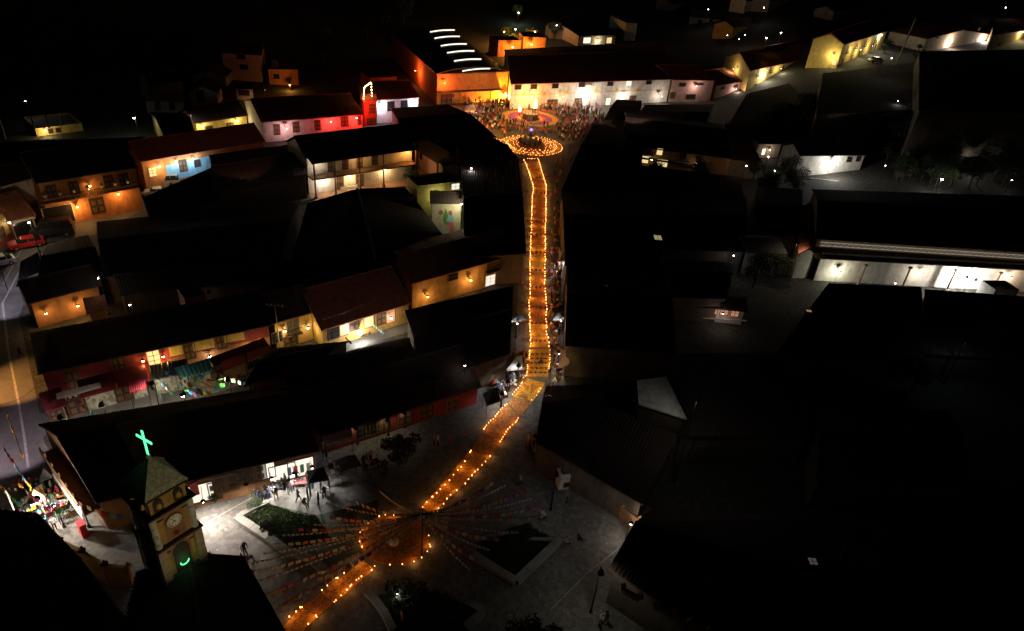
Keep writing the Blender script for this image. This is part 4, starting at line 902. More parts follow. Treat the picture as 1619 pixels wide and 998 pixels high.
LS=[(828,254),(831,260),(835,270),(839,283),(843,296),(843,303),(841,313),(841,330),(840,350),(840,365),(839,385),(838,408),(838,425),(838,448),(838,467),(836,487),(837,500),(838,517),(839,537),(838,553)]
RS=[(851,254),(854,264),(858,278),(863,293),(863,305),(863,325),(863,345),(862,365),(862,385),(862,413),(861,425),(861,448),(862,467),(864,487),(863,512),(864,530),(867,540),(868,553)]
def xat(L_,v):
    for (u0,v0),(u1,v1) in zip(L_,L_[1:]):
        if v0<=v<=v1: return u0+(u1-u0)*(v-v0)/(v1-v0)
    return L_[-1][0] if v>L_[-1][1] else L_[0][0]
sc_=thing('flower_carpet','long marigold carpet running down the candle-lit street in banded sections','flower carpet',G(850,400))
cuts=[254,268,283,295,307,330,352,373,387,401,428,455,470,487,512,532,550]
for i,(a,b) in enumerate(zip(cuts,cuts[1:])):
    slabpix('carpet_section',sc_,sc_.location,[(xat(LS,a+.4),a+.4),(xat(RS,a+.4),a+.4),(xat(RS,(a+b)/2),(a+b)/2),(xat(RS,b-.4),b-.4),(xat(LS,b-.4),b-.4),(xat(LS,(a+b)/2),(a+b)/2)],[ORG,ORG,RST,ORG,RST,RST,ORG,RST,GOL,GOL,ORG,RST,ORG,RST,GOL,GOL][i])
yc=thing('flower_carpet','bright yellow carpet with rows of small dark crosses just above the street bend','flower carpet',G(852,575))
slabpix('petal_mat',yc,yc.location,[(838,553),(869,551),(868,596),(833,596)],GOL)
def markmesh():
    mb=MB(); mb.box(-.28,-.07,0,.28,.07,.02,M['dark']); mb.box(-.07,-.22,0,.07,.22,.021,M['dark']); return mb.mesh('cross_mark')
mk=markmesh()
for j,v in enumerate((560,567,574,582,589)):
    for u in (842,849,857,864): link('cross_mark',mk,yc,G(u+random.uniform(-1,1)-(j*.5),v,.072)-yc.location,random.uniform(-.2,.2))
mb=MB(); mb.tube((-.3,0,0),(.3,0,.25),.22,.12,M['dark'],6); mb.lathe([(0,-.1),(.2,.1),(.12,.5),(0,.6)],M['dark'],7); link('centre_bundle',mb.mesh('centre_bundle'),yc,G(855,574,.08)-yc.location)
y3=thing('flower_carpet','yellow carpet piece with dark leaf shapes turning the street corner','flower carpet',G(835,615))
slabpix('petal_mat',y3,y3.location,[(834,599),(862,606),(842,636),(811,627)],GOL)
for a,b,c in (((822,604),(838,612),(834,618)),((840,606),(852,612),(838,624)),((822,615),(836,628),(830,634)),((815,625),(826,624),(834,633))): slabpix('leaf_figure',y3,y3.location,[a,b,c],RST,.02,.074)
c3=thing('flower_carpet','dark orange carpet below the yellow corner piece, candles on both edges','flower carpet',G(800,665)); slabpix('petal_mat',c3,c3.location,[(801,639),(822,660),(791,702),(764,685)],RST)
slabpix('star_figure',c3,c3.location,blob(786,681,4,4,6),GOL,.02,.074)
c3c=thing('flower_carpet','dim rust carpet piece closing the gap above the sloping carpet','flower carpet',G(770,705)); slabpix('petal_mat',c3c,c3c.location,[(763,686),(790,703),(778,721),(744,712)],RST,.04)
c6b=thing('flower_carpet','dim rust carpet piece between the two lowest marigold pieces','flower carpet',G(505,950)); slabpix('petal_mat',c6b,c6b.location,[(506,939),(528,956),(502,974),(477,959)],RST,.04)
c3b=thing('flower_carpet','dim brown carpet piece joining the corner to the sloping carpet','flower carpet',G(815,645)); slabpix('petal_mat',c3b,c3b.location,[(811,629),(841,638),(824,659),(803,638)],RST,.04)
c4=thing('flower_carpet','sloping marigold carpet between the street bend and the round carpet','flower carpet',G(720,760)); slabpix('petal_mat',c4,c4.location,[(743,713),(777,722),(686,812),(665,804)],ORG)
c5=thing('flower_carpet','round marigold carpet with a pale dome in the plaza','flower carpet',G(622,853)); slabpix('petal_mat',c5,c5.location,blob(622,854,55,40,36),RST); slabpix('petal_ring',c5,c5.location,blob(622,854,38,27,30),speckle('amber_petals',[(.36,.17,.03),(.28,.12,.02),(.42,.22,.04),(.2,.09,.02)],7),.02,.074)
c6=thing('flower_carpet','marigold carpet from the round one towards the church','flower carpet',G(550,920)); slabpix('petal_mat',c6,c6.location,[(575,887),(592,900),(529,955),(507,938)],ORG)
c7=thing('flower_carpet','lowest marigold carpet piece at the bottom edge','flower carpet',G(475,980)); slabpix('petal_mat',c7,c7.location,[(476,960),(501,975),(470,1012),(440,1000)],ORG)
# centre dome on the round carpet
dmb=MB(); dmb.lathe([(.45,0),(.45,.12),(.4,.3),(.25,.46),(0,.52)],M['white'],16); tag(link('stone_dome',dmb.mesh('stone_dome'),None,G(623,858,.08)),'pale stone dome in the middle of the round carpet','dome')
# ---------------------------------------------------------------- candles
CB=MB(); CB.lathe([(0,0),(.07,0),(.085,.1),(.07,.16),(0,.16)],M['wax'],8); cbody=CB.mesh('candle')
CF=MB(); CF.lathe([(0,0),(.05,.03),(.065,.08),(.04,.14),(0,.19)],M['flame'],6); cflame=CF.mesh('flame')
ncand=0; CW=20
def candle(p,label,group):
    global ncand; ncand+=1
    o=tag(link('candle',cbody,None,p,random.uniform(0,6)),label,'candle',group); link('flame',cflame,o,(0,0,.16)); s=random.uniform(.75,1.2)*(1 if 'street carpet' in label else .72); o.scale=(s,s,s)
    if ncand%4==0: point(o,(0,0,.5),44 if 'street carpet' in label else 15,(1,.40,.09),.25)
def along(pix,sp,jit=.06):
    pts=[G(u,v,.07) for u,v in pix]; out=[]; acc=0; carry=0
    for a,b in zip(pts,pts[1:]):
        L_=(b-a).length; t=carry
        while t<L_:
            p=a.lerp(b,t/L_)+Vector((random.uniform(-jit,jit),random.uniform(-jit,jit),0)); out.append(p); t+=sp*random.uniform(.6,1.4)
        carry=t-L_
    return out
for p in along(LS,.78): candle(p,'small orange candle in the row along the left edge of the street carpet','candles on the left edge of the street carpet')
for p in along(RS,.78): candle(p,'small orange candle in the row along the right edge of the street carpet','candles on the right edge of the street carpet')
z5=lambda a:[(300+x/2.7875,640+y/2.7875) for x,y in a]
z6=lambda a:[(600+x/2.7875,640+y/2.7875) for x,y in a]
zb_=lambda a:[(730+x/4.99,520+y/4.99) for x,y in a]
cands=[(z5([(752,568),(765,545),(785,525),(835,497),(862,490),(900,492),(962,490),(1025,515),(1053,580),(1057,620),(1060,630),(1047,650),(1022,678),(988,695),(937,708),(882,710),(763,645),(748,607),(760,632)]),'candle standing on the rim of the round carpet','candles round the round carpet'),
 (z5([(583,822),(607,802),(645,768),(652,770),(680,747),(708,718),(740,700),(638,872),(645,866),(667,845),(693,822),(713,798),(735,777),(757,763),(802,735),(815,715),(745,770),(708,805)]),'candle beside the carpet that leads from the round one towards the church','candles on the church-side carpet'),
 (z5([(440,940),(470,918),(488,899),(495,897),(556,935),(560,940),(523,972)]),'candle on the lowest carpet piece at the bottom edge','candles on the lowest carpet'),
 (z6([(190,455),(208,435),(232,412),(252,395),(268,377),(288,357),(308,338),(326,313),(345,293),(360,280),(376,255),(403,208),(234,482),(260,460),(282,442),(297,420),(313,402),(340,383),(378,353),(392,333),(407,317),(420,300),(433,290),(452,270),(467,255),(487,232),(398,215),(235,410)]),'candle on an edge of the sloping carpet','candles on the sloping carpet'),
 (zb_([(175,800),(185,783),(195,768),(212,750),(228,733),(248,718),(265,700),(278,682),(290,665),(305,648),(320,630),(340,612),(355,600),(303,895),(314,878),(325,860),(338,840),(350,820),(363,800),(380,785),(400,765),(425,745),(436,730),(445,710),(400,525),(415,505),(430,490),(445,473),(460,455),(470,440),(478,428),(486,390),(500,380),(620,480),(605,505),(590,530),(550,570)]),'candle on an edge of the carpets at the street bend','candles at the street bend')]
for pix,lb,gp_ in cands:
    for u,v in pix:
        e_='left' if u<684+(808-v)*.835 else 'right'
        candle(G(u,v,.07),lb.replace('an edge of the sloping','the %s edge of the sloping'%e_),gp_)
for p in along([(838,556),(835,575),(832,596)],.5)+along([(869,555),(869,575),(867,596)],.5): candle(p,'candle on an edge of the bright yellow carpet','candles on the yellow carpet')
print('candles',ncand)
# upper ellipse: round flower field with rings of tiny lights
EC=G(840,231); FC=thing('flower_carpet','round orange flower field full of tiny candles at the foot of the square','flower carpet',EC)
mb=MB(); mb.tube((0,0,.02),(0,0,.08),5.6,mt=ORG,n=48); link('petal_mat',mb.mesh('petal_mat'),FC)
mb=MB()
for i in range(44):
    a0,a1=i*2*math.pi/44,(i+1)*2*math.pi/44
    mb.hexa([(6.2*math.cos(a0),6.2*math.sin(a0),.02),(7.3*math.cos(a0),7.3*math.sin(a0),.02),(7.3*math.cos(a1),7.3*math.sin(a1),.02),(6.2*math.cos(a1),6.2*math.sin(a1),.02)],[(6.2*math.cos(a0),6.2*math.sin(a0),.08),(7.3*math.cos(a0),7.3*math.sin(a0),.08),(7.3*math.cos(a1),7.3*math.sin(a1),.08),(6.2*math.cos(a1),6.2*math.sin(a1),.08)],GOL)
link('petal_ring',mb.mesh('petal_ring'),FC)
mb=MB()
def tiny(mb,p,s=1.0):
    mb.lathe([(0,0),(.07*s,.0),(.07*s,.1),(0,.1)],M['wax'],5,p); mb.lathe([(0,.1),(.06*s,.17),(0,.27)],M['flame'],5,p)
for rad,n in ((7.3,60),(6.0,48),(5.6,30),(5.0,30),(4.2,26),(3.4,20)):
    for i in range(n):
        a=2*math.pi*i/n+random.uniform(-.05,.05)
        if random.random()<.12 and rad<5.5: continue
        rr_=rad+random.uniform(-.1,.1)*(3 if rad<5.5 else 1); tiny(mb,(EC.x+rr_*math.cos(a),EC.y+rr_*math.sin(a),.08),random.uniform(.8,1.2))
for p in along([(783,221),(796,222),(803,228),(815,238)],.6)+along([(784,226),(797,227)],.6)+along([(834,252),(851,252)],.45): tiny(mb,p)
for i in range(70):
    u,v=random.uniform(765,835),random.uniform(188,212)
tag(link('tiny_candles',mb.mesh('tiny_candles')),'hundreds of tiny candles spread in rings over the round orange flower field','candles',kind='stuff')
for k in range(9): point(FC,(5.9*math.cos(k*.7),5.9*math.sin(k*.7),1.0),75,(1,.38,.08),.4)
slabpix('flower_tail',FC,EC,[(781,219),(797,221),(808,232),(822,243),(814,244),(798,229),(783,228)],GOL)
# dark fountain with blue light
fo=thing('fountain','dark tiered fountain crowned by a blue light in the flower field','fountain',G(838,226))
part('basin',lambda m_:m_.lathe([(0,.0),(2.0,0),(2.1,.6),(1.9,.6),(1.8,.4),(0,.4)],M['grey'],24),par=fo); part('pedestal',lambda m_:m_.lathe([(.9,.4),(.5,.7),(.4,1.5),(1.1,1.8),(1.15,1.95),(.3,1.95),(.25,2.6),(.5,2.8),(.1,2.9)],M['grey'],14),par=fo)
part('blue_light',lambda m_:m_.lathe([(0,2.8),(.3,3.0),(.32,3.3),(0,3.6)],M['neonb'],10),par=fo); point(fo,(0,-.3,3.9),50,(.15,.15,1),.3)
for k in range(12):
    a=k*.52; mb=MB(); mb.lathe([(.1,0),(.3,.2),(.35,.6),(.1,.9),(0,1.0)],M['leafd'],7); tag(link('potted_shrub',mb.mesh('potted_shrub'),None,fo.location+Vector((2.6*math.cos(a),2.6*math.sin(a),0))),'dark shrub in the ring round the blue-lit fountain','shrub','shrubs round the fountain')
# ringed flower carpet and bandstand
KC=G(838,187); rc=thing('ring_carpet','concentric purple, orange and green flower rings round the bandstand','flower carpet',KC)
for r0,r1,mt_ in ((2.6,3.3,GOL),(3.3,4.1,REDP),(4.1,5.9,PUR),(6.0,7.6,ORG),(8.0,9.3,GRNP),(9.5,10.6,REDP),(12.0,12.9,GRNP)):
    mb=MB(); N=48
    for i in range(N):
        a0,a1=i*2*math.pi/N,(i+1)*2*math.pi/N; P_=lambda r,a,z:(r*math.cos(a),r*math.sin(a),z)
        mb.hexa([P_(r0,a0,.02),P_(r1,a0,.02),P_(r1,a1,.02),P_(r0,a1,.02)],[P_(r0,a0,.09),P_(r1,a0,.09),P_(r1,a1,.09),P_(r0,a1,.09)],mt_)
    link('flower_ring',mb.mesh('flower_ring'),rc)
ks=thing('bandstand','round stage in the middle of the flower rings with two burning torches','stage',KC)
part('stage_base',lambda m_:m_.lathe([(0,0),(2.3,0),(2.3,.15),(2.1,.2),(2.1,1.3),(2.3,1.35),(2.3,1.45),(0,1.45)],mat('stage_wood',(.14,.09,.05),.8,.3,3),28),par=ks)
part('stage_steps',lambda m_:[m_.box(-.7,-2.3-.35*(3-i),0,.7,-2.0,.3*(i+1),M['grey']) for i in range(4)],par=ks)
for k in range(14):
    a=k*2*math.pi/14; part('railing_post',lambda m_:m_.tube((2.15*math.cos(a),2.15*math.sin(a),1.45),(2.15*math.cos(a),2.15*math.sin(a),2.2),.05,mt=M['iron'],n=5),par=ks)
def torch(loc,label,s,e):
    o=thing('torch_brazier',label,'brazier',loc); 
    part('bowl',lambda m_:(m_.lathe([(.1,0),(.08,.6),(.5*s,1.0),(.55*s,1.15),(0,1.05)],M['iron'],12)),par=o)
    def fl(m_):
        for k in range(7):
            a=k*.9; r=.3*s*(k>0); m_.lathe([(0,1.1),(.24*s,1.35),(.2*s,1.7+.1*k%.4),(.06*s,2.1+.2*s*(k%3)),(0,2.3*s+.3*(k%3)+.6)],mat('torch_flame',(.5,.4,.2),.5,0,emit=(1,.72,.38),es=9),7,(r*math.cos(a),r*math.sin(a),0))
    part('flame',fl,par=o); point(o,(0,-.3,3.2),e,(1,.6,.28),.5)
torch(KC+Vector((1.1,.6,1.45)),'tall white-hot fire on the right of the round stage',1.15,2600); torch(KC+Vector((-2.9,.8,.1)),'smaller fire at the left foot of the round stage',.8,1500)
# square lamps
def sq(u,v,z): return G(u,v,z)
x,d,n=wallhit(hall,'F',795,151); pq=x+n*.9; lt=wall_lamp(hall,796,149,'blazing yellow sodium lamp on the right end of the orange hall front',17000,(1,.45,.04),off=1.3,r=.35,bulb='bulbo')
wall_lamp(hall,757,160,'orange lamp low on the hall front',1800,(1,.4,.06),off=1.3,r=.1,bulb='bulbo'); wall_lamp(hall,700,130,'orange lamp high on the left of the hall front',1500,(1,.22,.05),off=1.4,r=.06,bulb='bulbo')
wall_lamp(hall,664,112,'red-orange lamp on the long side wall of the hall',1500,(1,.18,.04),side='L',off=1.4,r=.08,bulb='bulbo')
x,d,n=wallhit(wl,'F',927,146); q_=x+n*2.6; bare_lamp((q_.x,q_.y,x.z),'tall street lamp glaring white before the long white house',2200,(1,.84,.7),r=.4)
for u,e in ((836,2600),(885,500),(985,900),(1040,500)):
    wall_lamp(wl,u,150,{836:'first from the left of the small lamps on the long white house',885:'second from the left of the small lamps on the long white house',985:'third from the left of the small lamps on the long white house',1040:'fourth from the left of the small lamps on the long white house'}[u],e,(1,.36 if u<850 else .75 if u<900 else .85,.07 if u<850 else .4 if u<900 else .7),off=1.9,r=.06)
wall_lamp(gp,1098,135,'lamp on the plain greyish-pink house',420,(1,.75,.6),off=1.2,r=.06); wall_lamp(sm,1160,140,'lamp on the small low-roofed corner house',420,(1,.75,.6),off=1.0,r=.06)
wall_lamp(pl,560,184,'red stage lamp at the right end of the long low house',1300,(1,.03,.02),off=1.6,r=.1); wall_lamp(pl,520,190,'red stage lamp in the middle of the long low house',600,(1,.06,.05),off=1.5,r=.06); wall_lamp(pl,450,200,'pinkish lamp at the left of the long low house',420,(1,.5,.5),off=1.6,r=.06)
bare_lamp(G(606,145,5),'red lamp on a pole before the red parapet block',1100,(1,.08,.04),r=.08)
bare_lamp(G(458,135,1.5),'orange garden lamp before the flat orange house',500,(1,.38,.06),r=.12,bulb='bulbo'); bare_lamp(G(418,140,4),'dim orange lamp between the tall dim house and the flat orange house',700,(1,.4,.15),r=.06,bulb='bulbo')
bare_lamp(G(300,180,5),'dim lamp on the dark slope behind the glowing yellow wall',900,(1,.85,.75),r=.05); bare_lamp(G(212,186,5),'single white lamp on the dark left slope',240,(.95,1,.85),r=.25)
bare_lamp(G(40,160,5),'tiny pale light at the far left of the slope',20,r=.09)
bare_lamp(G(155,440,5.5),'small white strip lamp on the dark roof above the orange yard',20,(1,1,.8),r=.08)

for (u,v),(au,av),e,c,lb in (((905,178),(900,150),1500,(1,.66,.48),'added fill floodlight among the crowd turned to the middle of the long white house'),((1010,172),(1010,146),1500,(1,.78,.66),'added fill floodlight turned to the right part of the long white house'),((760,184),(748,150),4200,(1,.28,.05),'added orange fill floodlight turned to the orange hall front')):  # floodlights added to brighten the two facades
    q=G(u,v,4.5); flood(q,wallhit(wl if au>800 else hall,'F',au,av)[0],lb,e,c,130)
q=G(884,585,4.5); flood(q,G(850,575),'yellow fill floodlight added right of the street turned to the bright yellow carpet',330,(1,.72,.2),100)  # fill added to brighten the yellow carpet
q=G(868,628,4.5); flood(q,G(835,615),'yellow fill floodlight added at the inner street corner turned to the corner carpet',230,(1,.72,.2),100)  # fill added for the corner carpet

q=G(770,192,5); flood(q,wallhit(wl,'F',835,150)[0],'added yellow fill floodlight turned to the left end of the long white house',4500,(1,.38,.05),95)  # added to spread yellow glow over the wall's left end
for u,e in ((1205,700),(1228,700),(1272,900)): wall_lamp(y1,u,100+(1300-u)*.1,{1205:'added eave lamp left of the middle on the yellow gabled house',1228:'added eave lamp at the middle of the yellow gabled house',1272:'added eave lamp right of the middle on the yellow gabled house'}[u],e,(1,.82,.45),off=1.6,r=.05)  # extra lamps added so the front is evenly bright
for u,e in ((1345,800),(1372,900)): wall_lamp(y2,u,66+(1400-u)*.2,{1345:'added eave lamp at the left of the smaller yellow house front',1372:'added eave lamp at the right of the smaller yellow house front'}[u],e,(1,.82,.4),off=1.6,r=.05)  # extra lamps added to brighten this front too

for (u,v,z),e,c,lb in (((775,184,7),5200,(1,.45,.10),'orange fill floodlight added left of the square turned to the flower rings'),((905,196,7),3000,(1,.5,.16),'orange fill floodlight added right of the square turned to the flower rings')):  # added to warm the crowd and rings with orange light
    flood(G(u,v,z),KC,lb,e,c,80)

for (u,v,z),(au,av,az),e,c,lb in (((655,520,10),(575,455,6),420,(1,.75,.6),'added fill floodlight on a pole turned to the red-brown shop roof'),((410,262,9),(330,212,6),620,(1,.4,.32),'added reddish fill floodlight on a pole turned to the tile roof above the blue wall'),((1010,178,12),(975,112,8),2600,(1,.7,.55),'added fill floodlight on a tall pole turned to the roof of the long white house')):  # added so the red tile roofs show out of the dark
    flood(G(u,v,z),G(au,av,az),lb,e,c,75)
# ---------------------------------------------------------------- people
def person_mesh(pose):
    """one skinned body, about 1.68 m tall, facing -y"""
    st=pose.get('st',.09); sw=pose.get('sw',0.0); al=pose.get('al',(.27,-.05,.78)); ar_=pose.get('ar',(-.27,-.05,.78)); el=pose.get('el'); er=pose.get('er')
    el=el or (.26,.02,1.12); er=er or (-.26,.02,1.12); sit=pose.get('sit',0)
    V=[((0,0,.93-sit),.135),((0,0,1.15-sit),.12),((0,-.01,1.36-sit),.15),((0,-.01,1.47-sit),.06),((0,-.03,1.56-sit),.095),((0,-.03,1.66-sit),.08)]
    E=[(0,1),(1,2),(2,3),(3,4),(4,5)]
    for s,e_,h_ in ((1,el,al),(-1,er,ar_)):
        b=len(V); V+=[((s*.18,0,1.38-sit),.062),((e_[0],e_[1],e_[2]-sit),.046),((h_[0],h_[1],h_[2]-sit),.036),((h_[0]*1.02,h_[1]-.03,h_[2]-.09-sit),.03)]; E+=[(2,b),(b,b+1),(b+1,b+2),(b+2,b+3)]
    for s in (1,-1):
        b=len(V)
        if sit: V+=[((s*st,0,.84-sit),.1),((s*st,-.4,.5),.075),((s*st,-.42,.08),.048),((s*st,-.55,.04),.04)]
        else: V+=[((s*st,0,.84),.1),((s*(st+.01),-sw*s*.5-.02,.48),.07),((s*(st+.01),-sw*s*.9+.02,.08),.046),((s*(st+.02),-sw*s*.9-.14,.04),.04)]
        E+=[(0,b),(b,b+1),(b+1,b+2),(b+2,b+3)]
    me=bpy.data.meshes.new('tmp'); me.from_pydata([v for v,_ in V],E,[]); o=bpy.data.objects.new('tmp',me); COL.objects.link(o)
    mo=o.modifiers.new('s','SKIN'); mo.use_smooth_shade=True
    for i,(v,r) in enumerate(V): me.skin_vertices[0].data[i].radius=(r,r*.85)
    me.skin_vertices[0].data[0].use_root=True
    sb_=o.modifiers.new('d','SUBSURF'); sb_.levels=1
    dg=bpy.context.evaluated_depsgraph_get(); ev=o.evaluated_get(dg); out=bpy.data.meshes.new_from_object(ev)
    COL.objects.unlink(o); bpy.data.objects.remove(o)
    out.materials.clear()
    for i in range(4): out.materials.append(None)
    skirt=pose.get('skirt',0)
    for p in out.polygons:
        c=p.center; z=c.z+sit
        i=0
        if z>1.5: i=3 if (c.y>-.03 or z>1.63) else 2
        elif z>.95: i=0 
        elif abs(c.x)>.2 and z<.85 and z>.6: i=2
        else: i=1
        if z<.95 and c.z<.09: i=3
        p.material_index=i
    return out
POSES=[person_mesh(dict()),person_mesh(dict(sw=.28,al=(.28,-.2,.82),ar=(-.28,.12,.82))),person_mesh(dict(al=(.1,-.34,1.2),el=(.25,-.1,1.15),ar=(-.1,-.34,1.22),er=(-.25,-.1,1.15))),person_mesh(dict(al=(.14,-.3,1.5),el=(.27,-.15,1.3),st=.12)),person_mesh(dict(sit=.42,al=(.16,-.35,.95),ar=(-.16,-.35,.95)))]
SKIN=[mat('skin_a',(.36,.2,.13),.6,0),mat('skin_b',(.26,.14,.09),.6,0)]
HAIR=mat('hair_black',(.02,.015,.012),.6,0)
TOPS=dict(black=(.02,.02,.025),white=(.65,.63,.6),red=(.45,.04,.04),pink=(.55,.2,.25),navy=(.03,.05,.14),grey=(.2,.2,.2),green=(.06,.16,.08),violet=(.2,.08,.28),tan=(.35,.25,.15),orange=(.5,.2,.04))
PM={}
def pmesh(pose,top,bot):
    k=(pose,top,bot)
    if k not in PM:
        me=POSES[pose].copy(); me.name='person'; me.materials[0]=cloth(TOPS[top]); me.materials[1]=cloth(TOPS[bot]); me.materials[2]=SKIN[hash((pose+len(top)))%2]; me.materials[3]=HAIR; PM[k]=me
    return PM[k]
def person(p,pose,top,bot,label,rz=None,group=None):
    o=tag(link('person',pmesh(pose,top,bot),None,p,random.uniform(0,6.28) if rz is None else rz),label,'person',group); s=random.uniform(.93,1.06); o.scale=(s,s,s); return o
TK=list(TOPS); 
def colour(k): return ('an ' if k[0] in 'aeiou' else 'a ')+k+' top' 
def crowdp(p,label,group,face=None,cols=None):
    c_=random.choice(cols or TK); uu=PX(p)
    if 'rings round the stage' in label: label='spectator in %s in the crowd %s of the round stage'%(colour(c_),'left' if uu[0]<800 else 'right' if uu[0]>880 else 'in front' if uu[1]>188 else 'behind')
    elif 'passer-by' in label: label='passer-by in %s walking beside the %s stretch of the street carpet'%(colour(c_),'upper' if uu[1]<370 else 'middle' if uu[1]<480 else 'lower')
    else: label=label.replace('spectator','spectator in '+colour(c_)).replace('vendor or visitor','visitor in '+colour(c_)).replace('person among','person in %s among'%colour(c_))
    label=label.replace('behind of the','behind the')
    person(p,random.choice([0,0,1,2,3]),c_,random.choice(['black','navy','grey','black','tan']),label,face,group)
npe=0
for r_,n in ((8.9,12),(11.3,34),(13.6,44),(15.4,40)):
    for i in range(n):
        a=2*math.pi*i/n+random.uniform(-.06,.06); rr_=r_+random.uniform(-.5,.5); p=KC+Vector((rr_*math.cos(a),rr_*math.sin(a),0))
        if (p-EC).length<7.6: continue
        u,v=PX(p)
        if v>240 or p.y>wl.w[0].y+8: continue
        crowdp(Vector((p.x,p.y,.01)),'spectator in the crowd standing in rings round the stage','crowd round the stage',math.atan2(p.x-KC.x,-(p.y-KC.y))*-1+math.pi,['red','orange','tan','green','grey','violet','pink','black','white']); npe+=1
for i in range(26):
    u=random.uniform(895,950); v=random.uniform(170,186)-(u-895)*.12
    crowdp(G(u,v,.01),'spectator among those gathered under the tall street lamp','crowd under the tall street lamp',None,['white','pink','red','grey','black']); npe+=1
for i in range(24):
    u=random.uniform(738,790); v=random.uniform(168,188)
    if v>168+(u-738)*.9: continue
    crowdp(G(u,v,.01),'spectator by the white stalls before the orange hall','crowd by the white stalls',None,['white','orange','tan','black','red']); npe+=1
for i in range(58):
    v=random.uniform(255,600); u=random.choice([random.uniform(868,886),random.uniform(868,886),random.uniform(822,832)])
    if u<840 and v<420: continue
    crowdp(G(u,v,.01),'passer-by walking beside the street carpet','people beside the street carpet',None,['black','red','grey','tan','pink','navy','green']); npe+=1
print('people',npe)
cm=MB(); CC=[cloth(TOPS[k]) for k in ('red','orange','tan','grey','violet','pink','white','black','green')]; DKC=cloth(TOPS['black'])
def simple_person(mb,p,c,s):
    x,y,z=p; mb.lathe([(.1,0),(.13,.45),(.17,.85)],DKC,6,p); mb.lathe([(.17,.85),(.2,1.1),(.24,1.32),(.1,1.45)],c,6,p); mb.lathe([(.05,1.43),(.1,1.52),(.11,1.62),(.06,1.72),(0,1.74)],random.choice((HAIR,SKIN[0],SKIN[1])),6,p)
    a=random.uniform(0,6.28)
    for sgn in (-1,1): mb.tube((x+sgn*.22*math.cos(a),y+sgn*.22*math.sin(a),z+1.35),(x+sgn*.26*math.cos(a)+.1*math.sin(a),y+sgn*.26*math.sin(a),z+.85),.05,.04,c,5)
nn=0
for i in range(1500):
    if nn>=420: break
    a=random.uniform(0,6.283); r_=random.choice([7.8,10.9,11.4,12.9,13.3,14.5,16,17.5,19])+random.uniform(-.3,.3); p=KC+Vector((r_*math.cos(a)*1.15,r_*math.sin(a),.01))
    u,v=PX(p)
    if 800<u<880 and v>200 and r_>9: continue
    if (p-EC).length<7.8 or v>250 or v<163 or u<735 or u>965: continue
    if r_<9 and random.random()<.5: continue
    simple_person(cm,p,random.choice(CC),1); nn+=1
tag(link('crowd',cm.mesh('crowd')),'dense mass of spectators filling the square around the stage','crowd',kind='stuff')
# plaza people, each with its own look
PL=[(404,792,0,'black','black','man in black standing at the left edge of the plaza group, nearest the tower',.4),(409,795,0,'navy','black','second figure in dark clothes next to the leftmost man',2),(417,792,2,'black','black','person in black holding something, third from the left of the plaza group',1),(421,786,0,'black','grey','dark-clad person with wide jacket behind the leftmost trio',3),
 (433,780,0,'black','black','tall dark figure standing by the table on the plaza',1),(441,777,4,'black','black','person in black sitting by the dark table',2),(447,774,2,'grey','black','person in grey leaning over the dark table',4),(449,757,1,'red','black','person in a red top before the bright shop front, left of two',3),(455,755,0,'red','black','person in a red top before the bright shop front, right of two',3),
 (460,752,0,'black','black','dark figure under the left part of the bright shop front',0),(441,752,0,'black','navy','dark figure at the glaring doorway lamp',0),(472,793,1,'black','black','person striding across the bright part of the plaza',2),(487,762,0,'tan','black','person in a tan top standing in the lit part of the plaza',1),(487,790,0,'black','black','tallest dark figure in the middle of the lit plaza',2),(491,784,0,'black','grey','dark figure just behind the tallest one',2),
 (504,797,0,'black','black','slim dark figure right of the striding person',5),(513,788,3,'black','black','dark figure at the right end of the lit plaza with one arm raised',4),(482,801,4,'black','black','crouching dark figure at the lawn edge',1),(527,755,4,'white','black','person in white sitting between the two dark canopies',3),(534,757,4,'grey','black','person sitting next to the one in white between the canopies',3),
 (388,878,0,'black','black','dark figure standing on the path near the church roof',1),(383,890,4,'crimson' if False else 'red','black','person in dark red crouching by the path near the church roof',2),(393,888,4,'violet','black','person in violet crouching by the path near the church roof',2),
 (580,725,0,'white','black','person in white at the far group behind the large canopy',2),(586,730,0,'grey','black','person in grey at the far group behind the large canopy',1),(596,732,4,'white','grey','person in white sitting at the far group behind the large canopy',4),(575,738,0,'black','black','dark figure at the left of the far group behind the large canopy',1),
 (686,705,0,'pink','black','person in pink on the dark plaza left of the carpet',2),(692,706,0,'white','black','person in white beside the one in pink on the dark plaza',2),(710,704,0,'red','black','person in red alone on the dark plaza left of the carpet',2),
 (913,858,4,'black','black','person in black sitting at the corner of the right flower bed',2),(893,862,4,'white','black','person in white squatting beside the right flower bed corner',2),(895,795,0,'grey','black','lone grey figure standing in the right of the plaza',1),(822,768,1,'tan','black','lone figure in tan crossing the dark plaza',2),(856,820,4,'white','grey','person in white sitting at the back of the right flower bed',2),
 (957,985,1,'black','black','dark figure walking at the bottom edge near the black roof',2),(948,992,3,'white','black','person with white top at the bottom edge near the black roof',2),(636,985,0,'orange','orange','person in pale orange robe at the bottom of the plaza',2),
 (78,660,0,'black','black','dark figure at the left mouth of the alley',2),(34,566,1,'black','black','lone walker on the left road',2),(98,828,0,'green','navy','person in a green top among the coloured flags',1),(88,838,0,'white','black','person in white at the edge of the coloured flags',1),(74,750,0,'black','black','dark figure by the covered stall on the left road',1),(110,818,2,'white','black','person in a white top by the lit stall',2),(84,778,0,'tan','black','person in tan at the lit stall on the left',2)]
for u,v,ps,tp,bt,lb,rz in PL: person(G(u,v,.02),ps,tp,bt,lb,rz)
